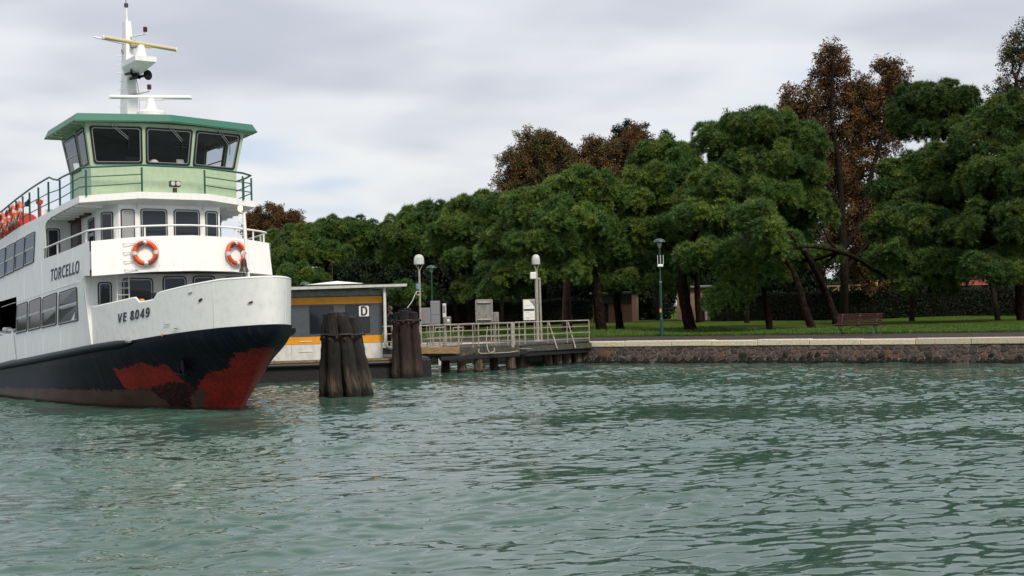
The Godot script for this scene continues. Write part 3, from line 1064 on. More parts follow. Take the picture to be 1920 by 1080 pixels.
	# ---- upper front band (solid rail of the promenade)
	var bt := [[-2.8, -3.78, 4.86, 3.85], [-1.9, -3.47, 4.95, 3.91], [-1.2, -3.27, 5.0, 3.95], [0.0, -3.12, 5.03, 3.97], [1.2, -3.27, 5.0, 3.95], [1.9, -3.47, 4.95, 3.91], [2.8, -3.78, 4.86, 3.85]]
	st = new_st()
	for k in bt.size() - 1:
		var a: Array = bt[k]; var b: Array = bt[k + 1]
		var q := [fp(a[0] * 1.015, a[3], a[1] + .13), fp(b[0] * 1.015, b[3], b[1] + .13), fp(b[0], b[2], b[1]), fp(a[0], a[2], a[1])]
		quad(st, q[0], q[1], q[2], q[3])
		var i0 := fp(a[0] * .97, a[2], a[1] - .08); var i1 := fp(b[0] * .97, b[2], b[1] - .08)
		quad(st, q[3], q[2], i1, i0)
		quad(st, i1 + Vector3.DOWN * 1.0, i0 + Vector3.DOWN * 1.0, i0, i1)
		quad(st, fp(a[0] * .97, a[3] + .002, -4.6), fp(b[0] * .97, b[3] + .002, -4.6), q[1], q[0])
	obj("promenade_front", st, M.white_paint, t)
	# promenade deck
	st = new_st()
	deck_sheet(st, PackedVector2Array([Vector2(-2.75, -33), Vector2(-2.75, -3.85), Vector2(-1.2, -3.4), Vector2(0, -3.25), Vector2(1.2, -3.4), Vector2(2.75, -3.85), Vector2(2.75, -33)]), func(z): return 4.03 + .085 * (z + 4.0) if z > -14 else 3.2)
	obj("promenade_deck", st, M.grey_trim, t)
	# white hand rail on the band
	st = new_st()
	var hr := []
	for e in [[-2.85, -8.1, 4.86], [-2.85, -7.0, 4.95], [-2.85, -5.6, 5.05], [-2.83, -4.4, 5.14], [-2.72, -3.82, 5.19], [-1.9, -3.52, 5.26], [-1.2, -3.32, 5.3], [0, -3.18, 5.33], [1.2, -3.32, 5.3], [1.9, -3.52, 5.26], [2.72, -3.82, 5.19], [2.83, -4.4, 5.14], [2.85, -5.6, 5.05], [2.85, -7.0, 4.95], [2.85, -8.1, 4.86]]:
		hr.append(fp(e[0], e[2], e[1]))
	tube(st, arc(hr, 3), .03, 8)
	obj("hand_rail", st, M.white_metal, t)
	for e in [[-2.84, -6.75, 4.63, 4.97], [-2.8, -4.2, 4.8, 5.16], [-2.1, -3.59, 4.9, 5.25], [-1.35, -3.37, 4.95, 5.3], [.35, -3.23, 4.98, 5.32], [1.5, -3.42, 4.95, 5.29], [2.2, -3.62, 4.9, 5.24], [2.65, -3.82, 4.84, 5.2], [2.82, -4.4, 4.8, 5.14], [2.84, -6.75, 4.63, 4.97]]:
		st = new_st()
		tube(st, [fp(e[0], e[2], e[1]), fp(e[0], e[3], e[1])], .028, 8)
		obj("rail_post", st, M.white_metal, t)
	# ---- upper saloon
	var sp := [[-2.0, -8.0], [-2.0, -5.62], [-1.62, -4.78], [1.62, -4.78], [2.0, -5.62], [2.0, -8.0]]
	st = new_st()
	for k in sp.size() - 1:
		quad(st, fp(sp[k][0], 3.6, sp[k][1]), fp(sp[k + 1][0], 3.6, sp[k + 1][1]), fp(sp[k + 1][0], 6.3, sp[k + 1][1]), fp(sp[k][0], 6.3, sp[k][1]))
	for sg in [-1.0, 1.0]:
		var a := fp(sg * 2.0, 3.4, -8.0); var b := fp(sg * 2.84, 3.4, -8.0)
		if sg < 0:
			quad(st, b, a, a + Vector3.UP * 2.7, b + Vector3.UP * 2.7)
		else:
			quad(st, a, b, b + Vector3.UP * 2.7, a + Vector3.UP * 2.7)
	obj("saloon_wall", st, M.white_paint, t)
	for e in [[-1.56, -1.13, 5.9, .1, "pale_pane"], [-.95, -.1, 5.93, .12, "dark_pane"], [.1, .95, 5.93, .12, "dark_pane"], [1.13, 1.55, 5.9, .1, "dark_pane"]]:
		window(t, [fp(e[0], 4.75, -4.775), fp(e[1], 4.75, -4.775), fp(e[1], e[2], -4.775), fp(e[0], e[2], -4.775)], M[e[4]], e[3], [], .03)
	for sg in [-1.0, 1.0]:
		var A := fp(sg * 1.92, 0, -5.44); var B := fp(sg * 1.71, 0, -4.98)
		var off := Vector3(sg * .004, 0, .002)
		var c := [A + Vector3.UP * 4.75 + off, B + Vector3.UP * 4.75 + off, B + Vector3.UP * 5.83 + off, A + Vector3.UP * 5.83 + off]
		window(t, c if sg < 0 else [c[1], c[0], c[3], c[2]], M.dark_pane, .08, [], .03)
		c = [fp(sg * 2.004, 4.7, -6.35), fp(sg * 2.004, 4.72, -5.82), fp(sg * 2.004, 5.72, -5.82), fp(sg * 2.004, 5.66, -6.38)]
		window(t, c if sg < 0 else [c[1], c[0], c[3], c[2]], M.dark_pane, .07, [.5], .03)
		# sliding wooden door with its box rail
		st = new_st()
		cbox(st, fp(sg * 2.02, 4.7, -7.5), Vector3(.05, 2.05, .92), .01)
		var dr := obj("door", st, M.wood_door, t)
		st = new_st()
		cbox(st, fp(sg * 2.05, 4.95, -7.5), Vector3(.012, 1.3, .6), .004)
		obj("door_panel", st, M.dim_pane, dr)
		st = new_st()
		cbox(st, fp(sg * 2.06, 5.8, -7.05), Vector3(.1, .13, 2.0), .015, Basis(Vector3.RIGHT, -.06))
		obj("door_rail_box", st, M.wood_door, dr)
		c = [fp(-2.8, 4.2, -7.99), fp(-2.38, 4.2, -7.99), fp(-2.38, 5.5, -7.99), fp(-2.8, 5.5, -7.99)]
		if sg > 0:
			c = [fp(2.38, 4.2, -7.99), fp(2.8, 4.2, -7.99), fp(2.8, 5.5, -7.99), fp(2.38, 5.5, -7.99)]
		window(t, c, M.dark_pane, .07, [], .03)
	# ---- boat deck slab with its fascia
	st = new_st()
	var edge := []
	for e in [[-2.85, -34.0], [-2.85, -20.0], [-2.85, -13.0], [-2.85, -10.7], [-2.85, -7.8], [-2.85, -6.0], [-2.81, -4.73], [-1.1, -4.34], [1.1, -4.34], [2.81, -4.73], [2.85, -6.0], [2.85, -7.8], [2.85, -10.7], [2.85, -13.0], [2.85, -20.0], [2.85, -34.0]]:
		var y := table(BOATDECK, e[1]) + (.12 if absf(e[0]) < 2.0 else 0.0)
		edge.append(fp(e[0], y, e[1]))
	for k in edge.size() - 1:
		var a: Vector3 = edge[k]; var b: Vector3 = edge[k + 1]
		quad(st, a + Vector3.DOWN * .2, b + Vector3.DOWN * .2, b, a)
	var half := edge.size() / 2
	for k in half - 1:
		var l0: Vector3 = edge[k]; var l1: Vector3 = edge[k + 1]; var r0: Vector3 = edge[edge.size() - 1 - k]; var r1: Vector3 = edge[edge.size() - 2 - k]
		quad(st, l1, r1, r0, l0)
		quad(st, l0 + Vector3.DOWN * .2, r0 + Vector3.DOWN * .2, r1 + Vector3.DOWN * .2, l1 + Vector3.DOWN * .2)
	obj("boat_deck", st, M.white_paint, t)
	for k in 6:      # stiffeners under the overhang
		for sg in [-1.0, 1.0]:
			st = new_st()
			var z := -5.1 - k * .45
			box(st, fp(sg * 2.4, table(BOATDECK, z) - .235, z), Vector3(.8, .07, .02))
			obj("stiffener", st, M.white_paint, t)
	for sg in [-1.0, 1.0]:
		st = new_st()
		prism(st, PackedVector2Array([Vector2(0, 0), Vector2(.36, 0), Vector2(0, -.3)]), Transform3D(Basis(Vector3(0, 0, 1), Vector3.UP, Vector3(-1, 0, 0)), fp(sg * 1.05, 6.19, -4.78)), .02)
		obj("bracket", st, M.white_paint, t)
	build_wheelhouse(t)
	build_ferry_rails(t)
	build_mast(t)
	build_ferry_details(t)

func bul_top(x: float, z: float) -> float:
	var y := table(BULTOP, z)
	if x < -.5 and z > -2.05 and z < -.95:     # roller notch on starboard
		y -= .17 * smoothstep(-2.05, -1.8, z) * (1.0 - smoothstep(-1.2, -.97, z))
	return y

func wx(sg: float, y: float, z: float) -> Vector3:
	return fp(sg * (side_x(y, z) + .003), y, z)

func side_x(y: float, z: float) -> float:
	var ys := table(STRAKE, z)
	return lerpf(breadth(z), 2.85, clampf((y - ys) / (3.8 - ys), 0, 1))

# a strip of side plating: [z, y bottom (-1: strake), y top (-2: boat deck)]
func strip(st: SurfaceTool, sg: float, e: Array, inset := 0.0) -> void:
	for k in e.size() - 1:
		var n := 4
		for i in n:
			var v := []
			for f in [float(i) / n, float(i + 1) / n]:
				for p in [e[k], e[k + 1]]:
					var yb: float = table(STRAKE, p[0]) if p[1] == -1 else p[1]
					var yt: float = table(BOATDECK, p[0]) - .19 if p[2] == -2 else p[2]
					var y := lerpf(yb, yt, f)
					v.append(fp(sg * (side_x(y, p[0]) - inset), y, p[0]))
			if sg < 0:
				quad(st, v[0], v[1], v[3], v[2])
			else:
				quad(st, v[1], v[0], v[2], v[3])

func deck_sheet(st: SurfaceTool, poly: PackedVector2Array, height: Callable) -> void:
	var idx := Geometry2D.triangulate_polygon(poly)
	for i in range(0, idx.size(), 3):
		var a := poly[idx[i]]; var b := poly[idx[i + 1]]; var c := poly[idx[i + 2]]
		var A := fp(a.x, height.call(a.y), a.y); var B := fp(b.x, height.call(b.y), b.y); var C := fp(c.x, height.call(c.y), c.y)
		if (B - A).cross(C - A).y < 0:
			tri(st, A, C, B)
		else:
			tri(st, A, B, C)

func build_wheelhouse(t: Node3D) -> void:
	# plan at deck, sill and head: front corners, bowed centre, aft corners
	var deck := [[-2.2, -7.46], [-2.33, -5.08], [-.75, -4.93], [.75, -4.93], [2.33, -5.08], [2.2, -7.46]]
	var sill := [[-2.2, -7.46], [-2.34, -5.05], [-.75, -4.9], [.75, -4.9], [2.34, -5.05], [2.2, -7.46]]
	var head := [[-2.38, -7.7], [-2.56, -4.86], [-.82, -4.7], [.82, -4.7], [2.56, -4.86], [2.38, -7.7]]
	var yd := [6.3, 6.38, 6.45, 6.45, 6.38, 6.3]; var ys := [7.13, 7.19, 7.24, 7.24, 7.19, 7.13]; var yh := [8.3, 8.48, 8.52, 8.52, 8.48, 8.3]
	var st := new_st()
	var D := []; var S := []; var H := []
	for k in 6:
		D.append(fp(deck[k][0], yd[k] - .1, deck[k][1])); S.append(fp(sill[k][0], ys[k], sill[k][1])); H.append(fp(head[k][0], yh[k], head[k][1]))
	for k in 5:
		wall(st, [D[k], D[k + 1], S[k + 1], S[k]], [], .05)
	wall(st, [D[5], D[0], S[0], S[5]], [], .05)
	obj("wheelhouse_wall", st, M.pale_green, t)
	st = new_st()
	var holes := [[[.06, .0, .56, .87], [.62, .06, .93, .9]], [[.075, .06, .96, .9]], [[.045, .06, .955, .9]], [[.04, .06, .925, .9]], [[.07, .06, .38, .9], [.44, .0, .94, .87]]]
	for k in 5:
		wall(st, [S[k], S[k + 1], H[k + 1], H[k]], holes[k], .05)
	var aft := [[.04, .04, .3, .42], [.36, .04, .5, .3], [.6, .04, .74, .3], [.8, .04, .97, .4]]
	wall(st, [S[5], S[0], H[0], H[5]], aft, .05)
	obj("wheelhouse_upper_wall", st, M.pale_green, t)
	# dark lining inside
	st = new_st()
	for k in 6:
		var l := (k + 1) % 6
		var nn: Vector3 = (S[l] - S[k]).cross(H[k] - S[k]).normalized() * .058
		wall(st, [S[k] - nn, S[l] - nn, H[l] - nn, H[k] - nn], holes[k] if k < 5 else aft, .004)
		wall(st, [D[k] - nn, D[l] - nn, S[l] - nn, S[k] - nn], [], .004)
	obj("inner_panelling", st, M.interior, t)
	for k in 6:
		var c := [S[k], S[(k + 1) % 6], H[(k + 1) % 6], H[k]]
		var nrm: Vector3 = (c[1] - c[0]).cross(c[3] - c[0]).normalized()
		var hh: Array = holes[k] if k < 5 else aft
		for h in hh:
			var q := []
			for e in [[h[0], h[1]], [h[2], h[1]], [h[2], h[3]], [h[0], h[3]]]:
				q.append((c[0] as Vector3).lerp(c[1], e[0]).lerp((c[3] as Vector3).lerp(c[2], e[0]), e[1]) + nrm * .003)
			# rubber overlaps the wall a little
			var s2 := new_st()
			ring(s2, rounded(q, .1, -.02), rounded(q, .09, .035), nrm, .02)
			var w := obj("window", s2, M.gasket, t)
			# corners of the opening behind the rounded rubber
			s2 = new_st()
			ring(s2, rounded(q, .085, .036), rounded(q, .075, .058), nrm, .014)
			obj("frame", s2, M.aluminium, w)
			s2 = new_st()
			fan(s2, rounded(q, .08, .02), -nrm * .004)
			obj("pane", s2, M.glass, w)
			if k == 0 and h[0] < .1 or k == 4 and h[2] > .9:
				s2 = new_st()
				tube(s2, [(q[0] as Vector3).lerp(q[3], .48), (q[1] as Vector3).lerp(q[2], .48)], .022, 6)
				obj("rail_bar", s2, M.aluminium, w)
			if k >= 1 and k <= 3:      # wiper: twin arms from the head and a blade
				s2 = new_st()
				var a: Vector3 = (q[3] as Vector3).lerp(q[2], .42 if k == 1 else .5) + nrm * .05 + Vector3.UP * .06
				var b: Vector3 = (q[3] as Vector3).lerp(q[2], .72 if k == 1 else .8).lerp((q[0] as Vector3).lerp(q[1], .75), .32) + nrm * .05
				var sx := Vector3(.02, .02, 0)
				tube(s2, [a - sx, b - sx], .009, 5); tube(s2, [a + sx, b + sx], .009, 5)
				cbox(s2, a, Vector3(.06, .06, .08), .015)
				var wp := obj("wiper", s2, M.aluminium, w)
				s2 = new_st()
				tube(s2, [b + Vector3(0, .22, .03), b + Vector3(0, -.3, -.02)], .011, 5)
				obj("wiper_blade", s2, M.black, w)
				wp.name = "wiper"
	# roof: wide slab with sloping fascia and ribs under the eaves
	st = new_st()
	var top := [fp(-2.8, 8.52, -7.6), fp(-2.8, 8.71, -4.8), fp(0, 8.82, -4.62), fp(2.8, 8.71, -4.8), fp(2.8, 8.52, -7.6)]
	var bot := [fp(-2.92, 8.25, -7.65), fp(-2.92, 8.45, -4.66), fp(0, 8.57, -4.47), fp(2.92, 8.45, -4.66), fp(2.92, 8.25, -7.65)]
	for k in 5:
		var l := (k + 1) % 5
		quad(st, bot[k], bot[l], top[l], top[k])
	var mid := fp(0, 8.62, -7.6)
	for k in 4:
		tri(st, mid, top[k + 1], top[k]) if false else tri(st, mid, top[k], top[k + 1])
	obj("wheelhouse_roof", st, M.roof_green, t)
	st = new_st()
	var mb := fp(0, 8.34, -7.6)
	for k in 4:
		tri(st, mb, bot[k + 1] + Vector3.UP * .03, bot[k] + Vector3.UP * .03)
	obj("roof_soffit", st, M.pale_green, t)
	for k in 7:
		for sg in [-1.0, 1.0]:
			st = new_st()
			var z := -4.95 - k * .4
			var y := lerpf(8.45, 8.25, (-4.66 - z) / 3.0)
			box(st, fp(sg * 2.68, y - .005, z), Vector3(.4, .06, .03))
			obj("eave_rib", st, M.pale_green, t)
	# inside: floor, console, chair, dark ceiling
	st = new_st()
	quad(st, fp(-2.15, 6.5, -5.2), fp(2.15, 6.5, -5.2), fp(2.1, 6.5, -7.4), fp(-2.1, 6.5, -7.4))
	obj("wheelhouse_floor", st, M.interior, t)
	st = new_st()
	quad(st, fp(-2.4, 8.22, -7.5), fp(2.4, 8.22, -7.5), fp(2.45, 8.4, -4.95), fp(-2.45, 8.4, -4.95))
	obj("ceiling_panel", st, M.interior, t)
	st = new_st()
	cbox(st, fp(0, 6.98, -5.3), Vector3(3.6, .5, .45), .04)
	obj("console", st, M.interior, t)
	st = new_st()
	cbox(st, fp(-.75, 7.35, -5.9), Vector3(.5, .62, .12), .05); cbox(st, fp(-.75, 7.0, -5.75), Vector3(.5, .12, .45), .05)
	obj("helm_chair", st, M.letter_blue, t)
	st = new_st()
	lathe(st, [[.16, 0.0], [.17, .12], [.14, .22], [.08, .28], [0.0, .3]], 16, Transform3D(Basis(), fp(-.3, 7.2, -5.25)))
	obj("compass_dome", st, M.white_metal, t)
	st = new_st()
	cbox(st, fp(.62, 7.4, -5.4), Vector3(.25, .35, .05), .02, Basis(Vector3.RIGHT, -.4))
	obj("chart_screen", st, M.off_white, t)
	st = new_st()
	cbox(st, fp(.9, 8.1, -6.0), Vector3(.5, .14, .3), .04)
	obj("ceiling_unit", st, M.black, t)
	# work lamp on the deck in front
	st = new_st()
	tube(st, [fp(.05, 6.42, -4.5), fp(.05, 6.56, -4.5)], .07, 10)
	cbox(st, fp(.05, 6.68, -4.5), Vector3(.34, .19, .12), .02)
	var fl := obj("work_lamp", st, M.dark_metal, t)
	for k in [-1, 1]:
		st = new_st()
		lathe(st, [[.0, -.01], [.06, -.004], [.07, .012], [.0, .016]], 14, Transform3D(Basis(Vector3.RIGHT, PI / 2), fp(.05 + k * .085, 6.69, -4.43)))
		obj("lens", st, M.lens, fl)

func build_ferry_rails(t: Node3D) -> void:
	var gm: Material = M.rail_green
	var y0 := func(z): return table(BOATDECK, z)
	# uprights: [x, z, height]
	var posts := []
	for e in [[-2.62, -4.66], [-1.0, -4.45], [1.0, -4.45], [2.35, -4.62], [2.75, -4.85]]:
		posts.append([e[0], e[1], y0.call(e[1]) + (.13 if absf(e[0]) < 2 else .02), .74])
	for sg in [-1.0, 1.0]:
		for z in [-5.46, -6.68, -7.82, -8.87, -9.84, -10.6, -11.37, -12.2, -13.1, -14.5, -16.0, -18.0, -20.0, -22.0]:
			posts.append([sg * 2.76, z, y0.call(z), .84 if z > -7.5 else 1.0])
	for p in posts:
		var st := new_st()
		tube(st, [fp(p[0], p[2] - .02, p[1]), fp(p[0], p[2] + p[3], p[1])], .032, 8)
		obj("green_rail_post", st, gm, t)
	# top rail: front, then both sides with the little dip at the gate
	var st := new_st()
	var front := [fp(-2.76, 7.03, -5.3), fp(-2.74, 7.08, -4.88), fp(-2.62, 7.1, -4.7), fp(-1.0, 7.21, -4.46), fp(1.0, 7.21, -4.46), fp(2.35, 7.12, -4.62), fp(2.74, 7.08, -4.86), fp(2.76, 7.03, -5.3)]
	tube(st, front, .032, 8)
	obj("green_top_rail", st, gm, t)
	for sg in [-1.0, 1.0]:
		st = new_st()
		var side := [fp(sg * 2.76, 7.03, -5.3), fp(sg * 2.76, 6.97, -6.4), fp(sg * 2.76, 6.92, -6.9), fp(sg * 2.76, 7.0, -7.4), fp(sg * 2.76, 7.08, -7.7), fp(sg * 2.76, 7.06, -8.0)]
		for z in [-8.87, -9.84, -11.37, -13.1, -16.0, -22.0]:
			side.append(fp(sg * 2.76, y0.call(z) + 1.0 + .12 * clampf((z + 13.0) / 4.0, 0, 1), z))
		tube(st, side, .03, 8)
		obj("green_top_rail", st, gm, t)
		for h in [.28, .56]:
			st = new_st()
			var line := []
			for z in [-4.86, -5.46, -6.68, -7.82, -9.84, -11.37, -13.1, -16.0, -22.0]:
				line.append(fp(sg * 2.76, y0.call(z) + h * (.98 if z > -7.0 else 1.15), z))
			tube(st, line, .018, 6)
			obj("green_lower_rail", st, gm, t)
			st = new_st()
			tube(st, [fp(sg * 2.74, y0.call(-4.86) + h, -4.86), fp(sg * 2.62, y0.call(-4.7) + h, -4.7), fp(sg * 1.0, y0.call(-4.46) + .13 + h * .95, -4.46)], .018, 6)
			obj("green_lower_rail", st, gm, t)
	# stair well rail at port
	for z in [-5.9, -6.6]:
		st = new_st()
		tube(st, [fp(2.45, y0.call(z), z), fp(2.45, y0.call(z) + .7, z), fp(2.45, y0.call(z) + .75, z - .1)], .03, 8)
		obj("green_rail_post", st, gm, t)
	for h in [.25, .5, .74]:
		st = new_st()
		tube(st, [fp(2.45, y0.call(-5.9) + h, -5.85), fp(2.45, y0.call(-7.2) + h, -7.2)], .018, 6)
		obj("green_lower_rail", st, gm, t)

func build_mast(t: Node3D) -> void:
	# box mast, tapering, raked a little aft, standing behind the wheelhouse
	var st := new_st()
	var lo := [fp(-.3, 5.9, -8.6), fp(.3, 5.9, -8.6), fp(.3, 5.9, -7.45), fp(-.3, 5.9, -7.45)]
	var hi := [fp(-.09, 12.36, -8.34), fp(.09, 12.36, -8.34), fp(.09, 12.36, -8.06), fp(-.09, 12.36, -8.06)]
	for k in 4:
		quad(st, lo[(k + 1) % 4], lo[k], hi[k], hi[(k + 1) % 4])
	quad(st, hi[3], hi[2], hi[1], hi[0])
	var mast := obj("mast", st, M.white_paint, t)
	st = new_st()
	tube(st, [fp(0, 12.3, -8.2), fp(0, 12.86, -8.22)], .04, 8)
	obj("topmast", st, M.white_metal, mast)
	st = new_st()
	tube(st, [fp(0, 12.84, -8.22), fp(0, 12.96, -8.22)], .07, 8); tube(st, [fp(0, 12.96, -8.22), fp(-.01, 13.25, -8.24), fp(-.02, 14.3, -8.28)], .012, 5)
	obj("aerial", st, M.dark_metal, mast)
	# red all-round lights on outriggers
	for e in [[fp(.05, 11.82, -8.0), fp(.28, 11.82, -7.3)], [fp(.1, 9.92, -7.9), fp(.3, 9.92, -7.1)]]:
		st = new_st()
		tube(st, [e[0], e[1]], .025, 6); tube(st, [e[1], e[1] + Vector3.UP * .1], .03, 6)
		var ol := obj("outrigger", st, M.white_metal, mast)
		st = new_st()
		lathe(st, [[.0, .06], [.06, .07], [.07, .09], [.07, .2], [.06, .225], [.0, .23]], 12, Transform3D(Basis(), e[1]))
		obj("red_lamp", st, M.red_lens, ol)
	# yard, lantern, halyard
	st = new_st()
	tube(st, [fp(0, 11.62, -8.2), fp(-1.05, 11.78, -8.35)], [.05, .03], 6)
	obj("yard", st, M.white_metal, mast)
	st = new_st()
	tube(st, [fp(-.13, 11.5, -8.25), fp(-.13, 9.0, -8.35)], .005, 4)
	lathe(st, [[0, 0], [.05, .02], [.06, .12], [.02, .18], [0, .2]], 8, Transform3D(Basis(), fp(-.13, 11.3, -8.25)))
	obj("halyard", st, M.grey_trim, mast)
	st = new_st()
	lathe(st, [[.05, -.12], [.11, -.1], [.11, -.04], [.08, -.02], [.08, .1], [.1, .12], [.0, .14]], 12, Transform3D(Basis(), fp(.08, 11.55, -7.85)))
	obj("masthead_lamp", st, M.cabinet, mast)
	# platform with upper radar
	st = new_st()
	var pl := [fp(-.28, 10.95, -7.95), fp(.28, 10.95, -7.95), fp(.35, 10.95, -6.55), fp(-.35, 10.95, -6.55)]
	var dn := [fp(-.12, 10.4, -7.95), fp(.12, 10.4, -7.95), fp(.18, 10.62, -6.75), fp(-.18, 10.62, -6.75)]
	quad(st, pl[3], pl[2], pl[1], pl[0])
	for k in 4:
		var l := (k + 1) % 4
		var a: Vector3 = pl[k] + Vector3.DOWN * .16; var b: Vector3 = pl[l] + Vector3.DOWN * .16
		quad(st, b, a, pl[k], pl[l])
		quad(st, dn[l], dn[k], a, b)
	quad(st, dn[0], dn[1], dn[2], dn[3])
	obj("radar_platform", st, M.white_paint, mast)
	radar(mast, fp(0, 10.96, -7.0), 2.8, deg_to_rad(16.0), M.cream, .0, 11.42)
	radar(mast, fp(0, 9.1, -6.2), 2.5, deg_to_rad(-24.0), M.white_metal, 0.0, 9.58)
	# drum pedestal on the roof
	st = new_st()
	lathe(st, [[.44, 8.6], [.44, 9.1], [.40, 9.13], [.0, 9.14]], 28, Transform3D(Basis(), fp(0, 0, -6.2)))
	quad(st, fp(-.36, 8.6, -6.4), fp(-.2, 9.12, -7.2), fp(.2, 9.12, -7.2), fp(.36, 8.6, -6.4))
	obj("radar_pedestal", st, M.white_paint, mast)
	# twin horns
	for e in [[-.14, 10.52], [.3, 10.47], [.05, 10.4]]:
		st = new_st()
		var r: float = .17 if e[1] != 10.4 else .07
		lathe(st, [[.04, -.5], [.05, -.2], [r * .7, -.06], [r, .0], [r * .92, .0], [r * .5, -.1], [.0, -.16]], 16, Transform3D(Basis(Vector3.UP, .25) * Basis(Vector3.RIGHT, PI / 2), fp(e[0], e[1], -7.2 if r > .1 else -7.3)))
		obj("horn", st, M.black, mast)
	# rungs
	for k in 9:
		st = new_st()
		var y := 9.0 + k * .28
		tube(st, [fp(-.15, y, -8.3), fp(-.3, y - .02, -8.35)], .012, 5)
		obj("rung", st, M.white_metal, mast)
	st = new_st()
	tube(st, arc([fp(.17, 9.0, -7.7), fp(.2, 9.8, -7.75), fp(.12, 10.3, -7.7), fp(.05, 10.9, -7.9)], 4), .014, 5)
	cbox(st, fp(.02, 9.98, -7.72), Vector3(.16, .14, .12), .02)
	obj("cable_run", st, M.off_white, mast)

func radar(mast: Node, base: Vector3, length: float, turn: float, m: Material, _u: float, ybar: float) -> void:
	var st := new_st()
	lathe(st, [[.2, base.y], [.21, base.y + .02], [.19, base.y + .12], [.15, base.y + .3], [.12, ybar - .05], [.0, ybar - .05]], 8, Transform3D(Basis(), fp(base.x, 0, base.z)))
	var gear := obj("radar_gearbox", st, M.white_metal, mast)
	st = new_st()
	var d := Basis(Vector3.UP, turn) * Vector3.RIGHT
	var c := fp(base.x, ybar, base.z)
	cbox(st, c, Vector3(length, .12, .13), .04, Basis(Vector3.UP, turn))
	cbox(st, c + Vector3.DOWN * .075, Vector3(.8, .04, .1), .015, Basis(Vector3.UP, turn))
	var bar := obj("scanner_bar", st, m, gear)
	for sg in [-1.0, 1.0]:
		st = new_st()
		cbox(st, c + d * sg * length * .5, Vector3(.05, .126, .136), .03, Basis(Vector3.UP, turn))
		obj("bar_end", st, M.white_metal, gear)
	bar.name = "scanner_bar"

